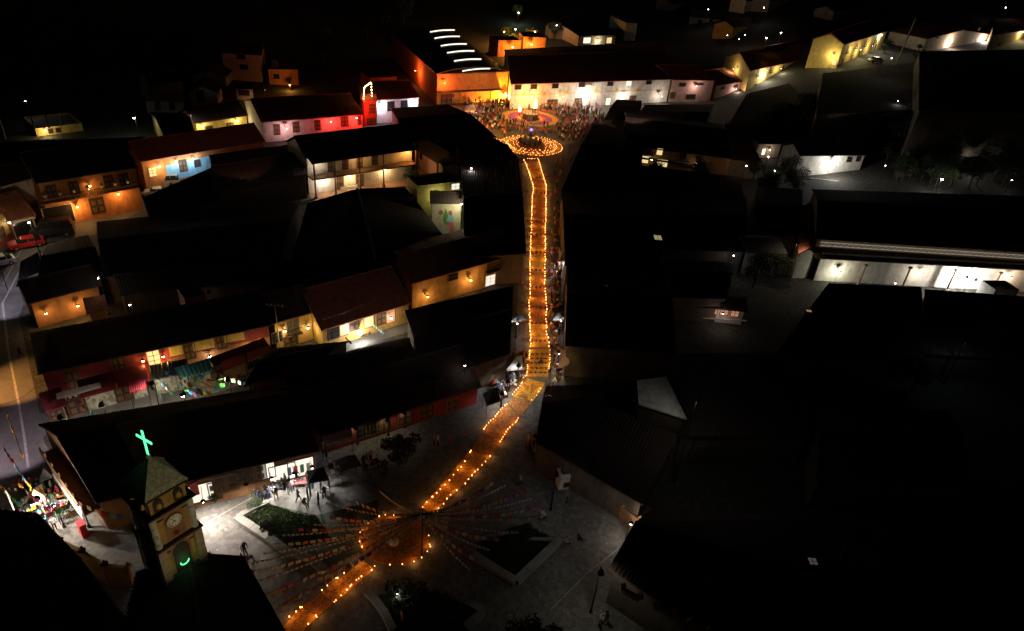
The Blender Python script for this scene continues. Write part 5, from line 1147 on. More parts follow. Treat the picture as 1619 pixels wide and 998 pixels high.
for i in range(22):
    u=random.uniform(775,835); v=random.uniform(575,625)+(825-u)*.35; 
    if u+ (v-575)*.6>838: continue
    crowdp(G(u,v,.02),'vendor or visitor among the stalls on the left of the street bend','people at the bend stalls',None,['black','white','grey','black','navy'])
for i in range(12):
    u=random.uniform(835,880); v=700+(u-835)*.8+random.uniform(-6,10)
    crowdp(G(u,v,.02),'person among the goods laid out right of the sloping carpet','people right of the sloping carpet',None,['black','white','red','grey'])

# ---------------------------------------------------------------- stalls, tents, canopies
def canopy(label,pix,mt,h=2.3,peak=.7,cat='canopy',name='market_canopy'):
    P4=[G(u,v,h) for u,v in pix]; c=sum(P4,Vector())/4; c.z=0; o=thing(name,label,cat,c); q=[p-c for p in P4]; top=Vector((0,0,h+peak)); mb=MB(); t_=Vector((0,0,.03))
    for i in range(4):
        a,b=q[i],q[(i+1)%4]; m1=(a+b)/2-Vector((0,0,.08)); mb.hexa([a,m1,top],[a+t_,m1+t_,top+t_],mt); mb.hexa([m1,b,top],[m1+t_,b+t_,top+t_],mt)
        mb.hexa([a,b,b*.995,a*.995],[x-Vector((0,0,.22)) for x in (a,b,b*.995,a*.995)],mt)
    link('canopy_cloth',mb.mesh('canopy_cloth'),o)
    for p in q:
        mb=MB(); mb.tube(p,(p.x,p.y,0),.03,mt=M['iron'],n=6); link('post',mb.mesh('post'),o)
    return o
canopy('large dark canopy left of the far plaza group',[(540,742),(572,735),(562,720),(532,728)],cloth((.05,.05,.055)),2.4,.9)
canopy('dark green canopy beside the bright shop front',[(488,762),(520,757),(512,738),(486,745)],cloth((.03,.05,.045)),2.2,.7)
canopy('white stall tent at the left of the square',[(735,176),(752,174),(751,166),(735,168)],cloth((.75,.73,.7)),2.4,.8)
canopy('pinkish-white tent with a nativity-like scene right of the yellow carpet',[(882,582),(901,574),(903,551),(886,553)],cloth((.55,.4,.38)),2.3,1.0)
canopy('white canopy right of the street carpet, half way up',[(883,413),(896,412),(896,398),(884,399)],cloth((.7,.7,.68)),2.3,.7)
canopy('grey canopy left of the yellow carpet at the street bend',[(800,585),(826,582),(826,562),(806,566)],cloth((.3,.3,.31)),2.3,.7)
canopy('dark canopy at the left end of the bend stalls',[(770,640),(792,632),(786,612),(764,622)],cloth((.08,.08,.09)),2.3,.6)
canopy('orange-white stall canopy among the coloured flags, left road',[(45,800),(72,786),(66,765),(42,778)],cloth((.5,.3,.15)),2.3,.6)
canopy('black covered stall with hoops beside the side balcony',[(62,760),(82,752),(80,735),(62,742)],cloth((.03,.03,.03)),2.3,.5)
canopy('pale stall roof above the street bend on its left',[(808,508),(832,505),(832,496),(810,498)],cloth((.4,.4,.42)),2.2,.4)
canopy('pale stall roof above the street bend on its right',[(874,505),(892,503),(892,493),(875,495)],cloth((.4,.4,.4)),2.2,.4)
canopy('narrow grey stall roof at the inner corner of the bend',[(872,622),(884,608),(878,596),(868,606)],cloth((.35,.34,.32)),2.2,.4)
def table(p,rz,label,c,n=7):
    o=thing('stall_table',label,'table',p,rz); part('table_top',lambda m_:m_.box(-.9,-.4,.72,.9,.4,.77,cloth(c)),par=o)
    for sx in (-1,1):
        for sy in (-1,1): part('leg',lambda m_:m_.tube((sx*.8,sy*.33,0),(sx*.8,sy*.33,.72),.02,mt=M['iron'],n=5),par=o)
    for i in range(n):
        x_=-.75+1.5*i/(n-1); part('goods',lambda m_:m_.lathe([(0,.77),(.09,.77),(.11,.9),(.05,1.0),(0,1.02)],cloth(random.choice(list(TOPS.values()))),6,(x_,random.uniform(-.2,.2),0)),par=o)
for u,v,rz,c,lb in ((815,590,.3,(.6,.6,.6),'white-topped goods table left of the yellow carpet'),(806,612,.9,(.65,.65,.63),'white goods table at the lower left of the bend stalls'),(820,600,.6,(.3,.3,.3),'grey goods table between the two white ones at the bend'),(790,618,.9,(.08,.08,.09),'dark goods table at the outer edge of the bend stalls'),(444,768,.4,(.05,.05,.05),'dark table covered with goods on the lit plaza'),(470,770,.35,(.3,.08,.08),'red-covered low table before the bright shop front'),(882,440,1.4,(.4,.4,.4),'grey table right of the street carpet, lower stretch'),(880,345,1.5,(.2,.1,.1),'dark red table right of the street carpet, upper stretch'),(56,795,.8,(.7,.6,.4),'pale table glowing under the lit stall, left road'),(855,725,2.4,(.5,.5,.5),'pale cloth with goods right of the sloping carpet')):
    table(G(u,v,.01),rz,lb,c)
for u,v,z,e,c,r,lb in ((803,603,2.4,220,(1,.97,.92),.07,'white stall lamp at the middle of the bend stalls'),(820,578,3.2,190,(1,.97,.92),.06,'white stall lamp left of the yellow carpet'),(794,622,2.2,130,(1,.97,.92),.06,'white stall lamp low at the bend stalls'),(818,512,2.4,60,(.9,.95,1),.07,'small white lamp under the pale stall roof, left'),(887,507,2.4,60,(.9,.95,1),.06,'small white lamp under the pale stall roof, right'),(889,412,2.2,240,(1,.98,.95),.12,'white lamp under the white canopy right of the street'),(891,566,2.0,110,(1,.7,.65),.05,'pink lamp inside the nativity-like tent'),(744,170,2.6,420,(1,1,.97),.3,'white lamp in the stall tent at the left of the square'),(884,560,2.2,9,(1,.95,.9),.05,'tiny lamp above the nativity-like tent'),
   (54,792,3.2,1500,(1,.85,.65),.3,'white-orange lamp in the lit stall on the left road'),(84,800,3.0,450,(1,.95,.9),.12,'white lamp in front of the side balcony'),(125,800,3.0,130,(1,.9,.75),.1,'warm lamp by the red stall under the side wall'),(289,625,2.6,70,(1,.95,.85),.22,'white flame-like lamp at the alley front below the coloured flags'),(240,606,3.6,520,(1,.9,.7),.07,'added fill lamp over the alley near the low white stall'),(160,640,3.8,480,(1,.9,.7),.07,'added fill lamp over the alley before the low stone shop'),(360,600,3.6,520,(1,.85,.55),.07,'added fill lamp over the alley before the red cloth awning'),(95,660,3.6,150,(1,.85,.8),.06,'faint fill lamp added at the left mouth of the alley'),(420,590,3.4,150,(1,.85,.4),.06,'yellow lamp near the alley end under the red awning'),  # hooded lamps over the alley and at its left mouth are added fill
   (45,352,5,420,(1,.8,.5),.1,'warm street lamp over the red car'),
   (950,905,5.5,120,(1,.93,.72),.08,'pale yellow lamp by the black roof at the right of the plaza'),(998,828,2.4,130,(1,.85,.7),.12,'small lamp at the reddish wall end, right of the plaza'),(880,750,5,50,(.95,.98,1),.07,'pale lamp above the white box at the right of the plaza'),(628,938,2.5,14,(1,1,1),.09,'tiny white lamp among the dark shrubs, bottom of the plaza'),
   
   (270,292,3.2,120,(1,.85,.6),.08,'warm fill lamp added over the parked van'),(560,310,4,50,(1,.7,.5),.06,'warm lamp in the lit courtyard'),  # van lamp is added fill
   (1104,632,11,130,(1,.95,.85),.05,'weak hooded fill lamp added over the pale grey sheet roof'),(1530,540,7,60,(.6,.75,1),.06,'blue-white lamp over the dim tree at the right'),(960,450,6,10,(1,.9,.8),.05,'very weak fill lamp added right of the street'),  # the two weak lamps are added fill
   ):
    bare_lamp(G(u,v,z),lb,e,c,r=r,bulb='bulbo' if c[2]<.3 else 'bulbw')
# church parapet wall, plaza box, reddish wall end
def wallseg(name,label,pix,z0,z1,mt,th=.3,cat='wall'):
    pts=[G(u,v,z1) for u,v in pix]; o=thing(name,label,cat,(pts[0].x,pts[0].y,0)); c=o.location
    for a,b in zip(pts,pts[1:]):
        a,b=Vector((a.x,a.y,0))-c,Vector((b.x,b.y,0))-c; d=(b-a).normalized(); s=Vector((-d.y,d.x,0))*th/2; mb=MB()
        mb.hexa([p+Vector((0,0,z0)) for p in (a-s,b-s,b+s,a+s)],[p+Vector((0,0,z1)) for p in (a-s,b-s,b+s,a+s)],mt); link('wall_panel',mb.mesh('wall_panel'),o)
        k=max(1,int((b-a).length/1.6))
        for i in range(k+1):
            p=a.lerp(b,i/k); mb=MB(); mb.box(-.2,-.2,0,.2,.2,.3,mt); mb.lathe([(.18,.3),(.1,.4),(.13,.5),(0,.6)],mt,6); link('merlon',mb.mesh('merlon'),o,p+Vector((0,0,z1+.001)))
    return o
wallseg('yellow_parapet','curving yellow churchyard wall with small merlons left of the tower',[(95,855),(130,872),(165,893),(203,897)],0,2.4,M['ochre'])
bare_lamp(G(150,935,4),'yellow lamp outside the curving churchyard wall',160,(1,.75,.35),r=.05)
flood((-4.5,17.5,12.5),(cen.x,cen.y,12.8),'floodlight on a tall pole at the bottom edge turned to the bell tower',3300,(1,.80,.47),32)
bare_lamp(G(330,880,3),'weak warm fill lamp added at the foot of the tower',60,(1,.85,.6),r=.05)  # fill added at the tower foot
wallseg('red_end_wall','reddish wall end running to the plaza corner at the right',[(960,778),(1012,822)],0,1.8,M['brownw'])
wallseg('yellow_roof_parapet','broken row of yellowish parapet pieces at the bottom right',[(985,930),(1012,945)],4.45,4.9,M['ochre']); wallseg('yellow_roof_parapet','second yellowish parapet piece at the bottom right',[(1035,955),(1068,970)],4.45,4.9,M['ochre']); wallseg('yellow_roof_parapet','third yellowish parapet piece at the bottom right edge',[(1090,984),(1120,998)],4.45,4.9,M['ochre'])
kx=house('white_kiosk','little white box kiosk at the right edge of the plaza',(886,758),(912,754),'white',h=1.5,flat=True,depth=1.1,roof='sheet'); feat(kx,'win',898,766,.8,.5)
# corrugated roof at left road
cg=thing('corrugated_roof','violet-grey corrugated sheet roof overhanging the left road','roof',G(45,430)); 
P4=[G(28,446,2.9),G(68,428,3.1),G(62,398,4.0),G(32,414,4.0)]; b_=cg.location
for i in range(14):
    f0,f1=i/14,(i+.96)/14; a,b=P4[0].lerp(P4[1],f0)-b_,P4[0].lerp(P4[1],f1)-b_; c,d=P4[3].lerp(P4[2],f1)-b_,P4[3].lerp(P4[2],f0)-b_; mb=MB(); up=Vector((0,0,.05)); m1,m2=(a+b)/2+up*2,(c+d)/2+up*2
    mb.poly([a,m1,m2,d],M['sheet']); mb.poly([m1,b,c,m2],M['sheet']); mb.poly([a-up,d-up,m2-up,m1-up],M['sheet']); mb.poly([m1-up,m2-up,c-up,b-up],M['sheet']); link('corrugation',mb.mesh('corrugation'),cg)
for i in (0,1,2,3):
    p=P4[i]-b_; mb=MB(); mb.tube((p.x,p.y,0),p-Vector((0,0,.1)),.05,mt=M['iron'],n=5); link('post',mb.mesh('post'),cg)
# road line and plaza lines
def stripe(label,pix,w=.16,z=.016):
    pts=[G(u,v,z) for u,v in pix]; mb=MB()
    for a,b in zip(pts,pts[1:]):
        d=(b-a).normalized(); s=Vector((-d.y,d.x,0))*w/2; mb.poly([a-s,b-s,b+s,a+s],M['line'])
    tag(link('painted_line',mb.mesh('painted_line')),label,'road marking')
stripe('long white centre line down the left road',[(30,430),(4,480),(14,560),(30,640),(38,690),(45,740)],.22)
stripe('pale joint line across the lit plaza before the shop fronts',[(300,842),(360,808),(400,786),(420,778)],.12); stripe('pale joint line on the right plaza running to the black roof',[(870,965),(930,905),(1000,850)],.1)
stripe('dark-bright kerb line of the upper left road',[(5,450),(50,362)],.15)
curb('plaza_kerb',[(375,820),(425,853),(452,872),(490,885),(515,905)],.7,.35,'grey','pale stone kerb curving from the lawn corner to the round carpet')
curb('plaza_kerb',[(375,820),(400,806),(425,795)],.5,.3,'grey','short stone kerb on the upper side of the lit lawn')
curb('plaza_kerb',[(748,880),(815,923),(886,855)],.7,.45,'grey','angular stone kerb round the right flower bed')
curb('plaza_kerb',[(886,855),(860,856),(830,854),(800,846),(752,856)],.35,.3,'grey','thin scalloped kerb at the back of the right flower bed')
curb('plaza_kerb',[(580,938),(592,950),(608,972),(622,1000)],.6,.4,'grey','curved stone kerb at the bottom of the plaza')
curb('plaza_kerb',[(735,995),(764,970),(745,958)],.6,.4,'grey','small angular kerb at the bottom of the plaza')
sheet('lawn_ground',[(378,822),(425,797),(500,815),(560,800),(600,790),(590,860),(520,900),(455,870)],M['leafd'],.014); 
sheet('flower_bed',[(752,880),(815,921),(884,856),(830,830),(760,850)],M['leafd'],.014); sheet('lower_bed',[(590,945),(660,930),(740,960),(760,972),(735,1005),(622,1005)],M['leafd'],.014)
# grass tufts (stuff)
mb=MB(); import mathutils.geometry as mg
poly=[(378,822),(425,797),(470,812),(500,815),(520,850),(455,870)]
def inpoly(u,v,P):
    c=False
    for i in range(len(P)):
        (x0,y0),(x1,y1)=P[i],P[i-1]
        if (y0>v)!=(y1>v) and u<(x1-x0)*(v-y0)/(y1-y0)+x0: c=not c
    return c
def grassy(poly,n,mt,hgt_=.16):
    mb=MB(); us=[p[0] for p in poly]; vs=[p[1] for p in poly]
    for _ in range(n):
        u,v=random.uniform(min(us),max(us)),random.uniform(min(vs),max(vs))
        if not inpoly(u,v,poly): continue
        p=G(u,v,.015); a=random.uniform(0,3.14); dx,dy=.05*math.cos(a),.05*math.sin(a); k=random.uniform(.5,1.3)*hgt_
        mb.poly([p+Vector((-dx,-dy,0)),p+Vector((dx,dy,0)),p+Vector((random.uniform(-.05,.05),random.uniform(-.05,.05),k))],mt)
    return mb
tag(link('grass',grassy(poly,14000,M['grass']).mesh('grass')),'short bright grass in the lit lawn corner','grass',kind='stuff')
tag(link('bed_plants',grassy([(752,880),(815,921),(884,856),(830,830),(760,850)],9000,M['leaf'],.35).mesh('bed_plants')),'low dark plants filling the right flower bed','plants',kind='stuff')
tag(link('bed_plants',grassy([(590,945),(660,930),(740,960),(760,972),(735,1005),(622,1005)],9000,M['leaf'],.4).mesh('bed_plants')),'low dark plants filling the bed at the bottom of the plaza','plants',kind='stuff')

# ---------------------------------------------------------------- paper flags
FCOL=dict(red=(.6,.05,.05),blue=(.06,.25,.6),yellow=(.7,.5,.05),green=(.08,.4,.12),pink=(.7,.15,.3),white=(.7,.7,.68),orange=(.7,.25,.04),teal=(.08,.45,.45),violet=(.3,.1,.4))
FM={}
def flagmesh(c,s):
    if (c,s) not in FM:
        mb=MB(); mt=cloth(FCOL[c]); w_=.5*s; h_=.55*s
        mb.hexa([(-w_/2,-.006,0),(w_/2,-.006,0),(w_/2,-.05,-h_*.8),(w_*.25,-.05,-h_),(0,-.05,-h_*.82),(-w_*.25,-.05,-h_),(-w_/2,-.05,-h_*.8)],[(-w_/2,.006,0),(w_/2,.006,0),(w_/2,-.035,-h_*.8),(w_*.25,-.035,-h_),(0,-.035,-h_*.82),(-w_*.25,-.035,-h_),(-w_/2,-.035,-h_*.8)],mt); FM[(c,s)]=mb.mesh('paper_flag')
    return FM[(c,s)]
def bunting(a,b,z0,z1,label,cols,n=None,sag=.5,s=1.0,group=None):
    A,B=G(a[0],a[1],z0),G(b[0],b[1],z1); L_=(B-A).length; n=n or max(4,int(L_/(.68*s))); o=thing('paper_bunting',label,'bunting',A,0,group)
    P_=lambda f:(B-A)*f-Vector((0,0,sag*4*f*(1-f)))
    mb=MB()
    for i in range(8): mb.tube(P_(i/8),P_((i+1)/8),.018,mt=M['iron'],n=4)
    link('string',mb.mesh('string'),o); az=math.atan2(B.y-A.y,B.x-A.x)
    for i in range(n):
        link('paper_flag',flagmesh(cols[i%len(cols)] if len(cols)<4 else random.choice(cols),s),o,P_((i+.5)/n),az+random.uniform(-.5,.5))
    return o
AC=['red','blue','yellow','green','pink','white','orange','teal']
for a,b,lb in (((244,588),(273,620),'coloured paper flags, first string right of the low white stall'),((260,583),(312,624),'bright red to yellow paper flags leading down to the white alley lamp'),((295,603),(323,619),'short string of dark and white paper flags right of the alley lamp'),((304,593),(346,614),'multicoloured paper flags, left of the three long parallel strings'),((313,590),(356,607),'multicoloured paper flags, middle of the three long parallel strings'),((333,588),(372,597),'multicoloured paper flags, right of the three long parallel strings'),((373,592),(402,584),'orange and white paper flags at the far end of the alley'),((180,600),(208,634),'sparse orange and white paper flags across the low stone shop')):
    bunting(a,b,4.2,3.0,lb,AC,sag=.3,s=1.0)
for a,b,lb in (((546,532),(556,541),'short teal and yellow string under the red-brown roof, left'),((570,530),(586,524),'short white and blue string next to the dazzling lamp'),((590,512),(608,526),'short multicoloured string at the right end of the red-roofed shop')):
    bunting(a,b,2.6,2.4,lb,['teal','yellow','white','blue','green'],sag=.1,s=.6)
for a,b,lb in (((5,705),(50,770),'long string of red and blue flags over the lower left road'),((28,760),(80,805),'crowded coloured flags before the lit stall, upper string'),((22,790),(105,800),'crowded coloured flags crossing the lit stall'),((40,815),(110,795),'crowded coloured flags, lowest string before the churchyard wall'),((60,770),(118,812),'coloured flags running under the side balcony'),((120,790),(195,815),'red and orange flags from the red stall to the tower'),((-5,760),(60,820),'coloured flags at the very left edge'),((10,650),(35,720),'yellow streamers over the lower left road')):
    bunting(a,b,4.6,4.0,lb,AC if 'yellow streamers' not in lb else ['yellow','orange'],sag=.4,s=.9)
for i,v in enumerate((283,307,352,373,401,428,455,487,512,540)):
    bunting((824,v-6),(886,v-6),4.5,4.5,['tenth','ninth','eighth','seventh','sixth','fifth','fourth','third','second','first'][i]+' dark flag string across the street, counted up from the yellow carpet',['red','violet'],n=9,sag=.35,s=.6)
cpole=G(668,812)
for k,(u,v,lb) in enumerate([(392,905,'leftmost dim flag string of the plaza, ending by the dark church roof'),(405,945,'second dim flag string of the plaza, ending above the nave roof'),(445,955,'third dim flag string of the plaza, ending above the lowest carpet'),(430,860,'dim flag string ending at the curved kerb'),(470,835,'dim flag string crossing the lawn, lower'),(520,815,'dim flag string crossing the lawn, upper'),(560,790,'short dim flag string behind the round carpet'),(780,760,'dim flag string right of the sloping carpet, nearest to it'),(830,775,'pale flag string right of the sloping carpet, second'),(850,800,'pale flag string ending in the middle of the right plaza'),(790,850,'dim flag string ending at the back of the right bed'),(760,885,'dim flag string ending at the front of the right bed'),(500,915,'dim flag string running beside the church-side carpet')]):
    bunting((668,812),(u,v),5.2,3.2,lb,['white','white','pink','orange','white','violet'],sag=.7,s=.85)
mb=MB(); mb.lathe([(.12,0),(.08,.3),(.05,5.3),(.08,5.35),(0,5.45)],M['iron'],8); q_=G(668,812,5.2); tag(link('flag_pole',mb.mesh('flag_pole'),None,(q_.x,q_.y,0)),'thin dark pole where the plaza flag strings meet','pole')

# ---------------------------------------------------------------- vehicles
def car(p,rz,label,c,kind='car',s=1.0):
    o=thing({'car':'parked_car','van':'parked_van'}[kind],label,'car' if kind=='car' else 'van',p,rz); o.scale=(s,s,s); pt=paint('car_%d_%d_%d'%tuple(int(x*99) for x in c),c,.3)
    van=kind=='van'
    prof=[(-2.1,.32),(-2.15,.6),(-2.1,.88),(-1.2,.95),(1.6,.98),(2.05,.92),(2.15,.6),(2.1,.32)]
    if van: prof=[(-2.1,.35),(-2.15,.8),(-1.9,1.05),(-1.5,1.1),(2.1,1.15),(2.15,.6),(2.1,.35)]
    def body(m_):
        n=len(prof); xs_=[-.86,-.8,.8,.86]
        m_.hexa([(x,-.86,z) for x,z in prof],[(x,.86,z) for x,z in prof],pt)
    part('body',body,par=o)
    cb=[(-1.15,.95),(-.55,1.42),(1.0,1.45),(1.75,.98)] if not van else [(-1.5,1.08),(-1.0,1.85),(1.95,1.88),(2.1,1.14)]
    part('cabin_glass',lambda m_:m_.hexa([(x,-.76 if z<1.2 else -.62,z) for x,z in cb],[(x,.76 if z<1.2 else .62,z) for x,z in cb],M['glass']),par=o)
    t0,t1=cb[1],cb[2]
    part('roof',lambda m_:m_.box(t0[0],-.64,t0[1]-.01,t1[0],.64,t0[1]+.05,pt),par=o)
    part('door_pillars',lambda m_:[m_.hexa([(x-.05,s_*.77,.95),(x+.05,s_*.77,.95),(x+.05,s_*.75,.95),(x-.05,s_*.75,.95)],[(x-.05,s_*.64,t0[1]),(x+.05,s_*.64,t0[1]),(x+.05,s_*.6,t0[1]),(x-.05,s_*.6,t0[1])],pt) for x in ((.2,1.05) if not van else (-.2,.9,1.8)) for s_ in (-1,1)],par=o)
    for x in (-1.35,1.35):
        for sy in (-1,1):
            wh=part('wheel',lambda m_:m_.tube((0,-.1,0),(0,.1,0),.32,mt=M['rubber'],n=16),par=o,loc=(x,sy*.8,.32)); part('rim',lambda m_:m_.tube((0,-.115,0),(0,.115,0),.19,mt=M['chrome'],n=10),par=wh)
    for sy in (-1,1):
        part('headlight',lambda m_:m_.box(-2.17,sy*.62-.16,.62,-2.1,sy*.62+.16,.78,M['chrome']),par=o); part('tail_light',lambda m_:m_.box(2.1,sy*.65-.14,.65,2.17,sy*.65+.14,.85,paint('tail_red',(.4,.02,.02))),par=o)
        part('mirror',lambda m_:m_.box(-.95,sy*.95-.1,.95,-.8,sy*.95+.08,1.08,pt),par=o)
    part('bumper',lambda m_:m_.box(-2.2,-.8,.3,-2.14,.8,.48,M['iron']),par=o); part('bumper',lambda m_:m_.box(2.14,-.8,.3,2.2,.8,.48,M['iron']),par=o)
    return o
car(G(44,390),R(42),'small red hatchback parked at the left street corner',(.45,.02,.02),s=1.05)
car(G(-2,420),R(50),'white car cut by the left edge of the picture',(.7,.7,.7))
car(G(85,372),R(30),'dark long van beside the red hatchback',(.03,.03,.035),'van',1.35)
car(G(262,294),R(22),'grey-beige van parked before the orange and blue house',(.3,.28,.25),'van',1.15)
car(G(304,284),R(20),'dark blue car parked before the light blue wall',(.03,.08,.15))
car(G(248,308),R(20),'pale car half hidden in front of the grey-beige van',(.5,.48,.42),s=.9)
car(GT(1383,99),R(18),'white saloon parked beside the smaller yellow house',(.7,.7,.7),s=1.2)
car(GT(840,51),R(12),'white car by the orange-lit trees at the top',(.7,.68,.6),s=1.2)
# motorbikes
def moto(p,rz,label):
    o=thing('motorbike',label,'motorbike',p,rz)
    for x in (-.62,.62): part('wheel',lambda m_:m_.tube((x,-.06,.31),(x,.06,.31),.31,mt=M['rubber'],n=14),par=o)
    part('frame',lambda m_:(m_.tube((-.62,0,.31),(-.45,0,.95),.035,mt=M['chrome'],n=6),m_.tube((.62,0,.31),(0,0,.4),.035,mt=M['chrome'],n=6),m_.box(-.2,-.13,.3,.2,.13,.58,M['iron'])),par=o)
    part('fuel_tank',lambda m_:m_.lathe([(0,-.25),(.15,-.1),(.15,.1),(0,.25)],paint('moto',(.3,.02,.02)),8,(-.15,0,.78)),par=o); part('seat',lambda m_:m_.box(0,-.12,.75,.65,.12,.85,M['rubber']),par=o)
    part('handlebar',lambda m_:m_.tube((-.45,-.33,1.0),(-.45,.33,1.0),.02,mt=M['iron'],n=5),par=o); part('headlight',lambda m_:m_.tube((-.6,0,.85),(-.48,0,.87),.09,mt=M['chrome'],n=10),par=o)
moto(G(588,738),.6,'motorbike standing by the far plaza group, left one'); moto(G(602,741),.9,'motorbike standing by the far plaza group, right one'); moto(G(533,738),.4,'motorbike parked left of the large dark canopy')

# ---------------------------------------------------------------- trees
def tree_parts(seed,h,r,leafmat,nleaf=2600,shape=1.0,ls=.2):
    rnd=random.Random(seed); tb=MB(); tb.tube((0,0,-.2),(0,0,h*.35),.22,.15,M['bark'],7); cl=[]
    for i in range(9):
        a=i*2.4; rr_=r*rnd.uniform(.3,.8); z=h*rnd.uniform(.5,.92); e=(rr_*math.cos(a),rr_*math.sin(a),z); tb.tube((0,0,h*rnd.uniform(.25,.4)),e,.1,.03,M['bark'],5); cl.append((e,r*rnd.uniform(.32,.55)))
    cl.append(((0,0,h*.85),r*.5)); lb=MB()
    for i in range(nleaf):
        c,cr_=rnd.choice(cl); d=Vector((rnd.gauss(0,1),rnd.gauss(0,1),rnd.gauss(0,1))).normalized()*cr_*rnd.uniform(.45,1.08); p=Vector(c)+Vector((d.x,d.y,d.z*.75*shape)); q=Vector((rnd.gauss(0,1),rnd.gauss(0,1),rnd.gauss(0,1))).normalized(); w2=q.orthogonal().normalized(); s=ls*rnd.uniform(.6,1.3)
        lb.poly([p-q*s,p+w2*s*.5,p+q*s,p-w2*s*.5],leafmat)
    return tb.mesh('trunk'),lb.mesh('crown')
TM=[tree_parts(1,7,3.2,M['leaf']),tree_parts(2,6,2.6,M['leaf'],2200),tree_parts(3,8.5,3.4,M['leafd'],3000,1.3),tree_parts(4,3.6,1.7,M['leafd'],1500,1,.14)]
def tree(p,k,label,s=1,group=None,name='tree'):
    o=thing(name,label,'tree',p,random.uniform(0,6.28),group); o.scale=(s,s,s*random.uniform(.9,1.1)); link('trunk',TM[k][0],o); link('crown',TM[k][1],o); return o
tree(GT(818,34),0,'round green tree lit from within at the top of the picture',.9); tree(GT(800,64),1,'orange-lit tree left of the orange patch at the top',.9); tree(GT(812,74),1,'lower orange-lit tree below the orange patch at the top',.8)
tree(GT(875,62),2,'dark tree right of the white car at the top',.8)
GROVE=[(1478,296),(1500,297),(1488,270),(1425,248),(1440,246),(1430,228),(1535,262),(1552,260),(1600,292),(1306,186),(1322,184)]
for i in range(74):
    u=random.uniform(1190,1625); v=random.uniform(178,290)
    if i<len(GROVE): u,v=GROVE[i]; v-=8
    elif u<1395 and v>218: continue
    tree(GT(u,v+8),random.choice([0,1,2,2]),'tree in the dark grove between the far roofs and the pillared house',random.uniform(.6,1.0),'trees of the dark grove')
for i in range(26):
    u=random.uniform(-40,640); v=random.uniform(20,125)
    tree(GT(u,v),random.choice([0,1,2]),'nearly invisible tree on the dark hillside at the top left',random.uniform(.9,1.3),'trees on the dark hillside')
for i in range(12):
    u=random.uniform(1395,1470); v=random.uniform(60,104)
    if u<1440 and v>85: continue
    tree(GT(u,v),3,'dry bush on the bank beside the leaning utility pole',random.uniform(.6,1),'bushes on the bank','bush')
for u,v,k,s,lb in ((633,738,3,1.1,'dark rounded tree behind the plaza, left of the carpet'),(430,850,3,.55,'dark bush on the lit lawn'),(640,965,3,.9,'dark shrub tree in the bottom bed, left'),(700,985,3,.8,'dark shrub tree in the bottom bed, right'),(835,1045,3,1.2,'dark tree crown cut by the bottom edge'),(560,830,3,.6,'dark bush between the lawn and the round carpet'),(820,870,3,.7,'dark shrub in the right flower bed'),(1535,575,0,.95,'dim blue-lit tree below the pillared house'),(1440,620,1,.8,'faint tree left of the dim blue-lit tree'),(1200,640,2,.8,'dark tree in the middle of the dark right quarter'),(395,325,1,.8,'dark tree left of the lit courtyard'),(650,292,3,1.0,'dark tree at the right of the lit courtyard'),(458,305,1,.6,'dark tree at the left of the lit courtyard'),(457,136,2,.25,'slim dark conifer before the flat orange house'),(340,795,3,.32,'small green bush beside the red-panelled shop'),(405,805,3,.4,'small bush at the corner of the lit lawn')):
    tree(G(u,v),k,lb,s)
for u,v,z,e,lb in ((1490,283,4,420,'white lamp among the trees above the pillared house'),(1432,240,4.5,300,'white lamp in the middle of the dark grove'),(1543,252,4,220,'white lamp in the right of the dark grove'),(1313,166,4.5,70,'greenish-white lamp behind the far middle black roof'),(1420,160,5,60,'bluish lamp behind the far middle black roof'),(1400,262,3.5,30,'tiny lamp right of the white court'),(1600,285,3,30,'lamp at the right edge of the dark grove'),(1225,270,4,30,'tiny lamp left of the white court'),(820,20,5,500,'white-green lamp inside the round top tree'),(797,50,5.5,5000,'orange lamp in the orange-lit trees at the top'),(846,50,6,1500,'orange lamp over the orange patch at the top'),(815,46,6,5000,'second orange lamp in the orange-lit trees'),(1178,55,5,60,'bluish lamp below the far houses'),(1150,56,5,22,'tiny lamp below the far houses'),(1169,62,5,22,'another tiny lamp below the far houses'),(1235,52,6,330,'red-white lamp beside the lamp mast'),(1212,60,5,260,'yellowish-white lamp at the foot of the lamp mast'),(1208,12,7,150,'white lamp high among the far houses'),(1120,15,9,170,'weak fill lamp added above the far houses'),(1590,12,7,120,'lamp at the top right corner'),(1410,92,7,150,'pale fill lamp added over the parked white saloon'),(880,40,6,140,'pale lamp by the dim far long house'),(1215,248,4,40,'small lamp in front of the brown roof slope'),(1180,262,6,110,'brownish fill lamp added for lighting the brown roof slope')):  # weak, saloon and brown-slope lamps are added fill
    p=GT(u,v,z); c=(1,.4,.07) if 'orange' in lb.split(' ')[0] or 'second orange' in lb else (1,.25,.2) if 'red-white' in lb else (.6,1,.7) if 'green' in lb else (1,.6,.35) if 'brownish' in lb else (1,.95,.85)
    bare_lamp(p,lb,e,c,r=.28 if e>200 else .16 if e>100 else .1,bulb='bulbo' if c[2]<.1 else 'bulbw')
# orange ground patch at the top
ob=house('blank_block','blank flat block glowing orange beside the orange-lit trees at the top',(828,60),(863,62),'orange',vb=89,flat=True,depth=9,roof='sheet')
oc=house('low_orange_shed','low shed glowing orange left of the blank orange block at the top',(788,66),(824,66),'orange',vb=90,flat=True,depth=8,roof='sheet')
wall_lamp(ob,838,68,'orange lamp on the blank orange block at the top',3800,(1,.4,.07),off=3,r=.2,bulb='bulbo'); wall_lamp(oc,805,72,'orange lamp on the low orange shed at the top',2600,(1,.4,.07),off=3,r=.25,bulb='bulbo')
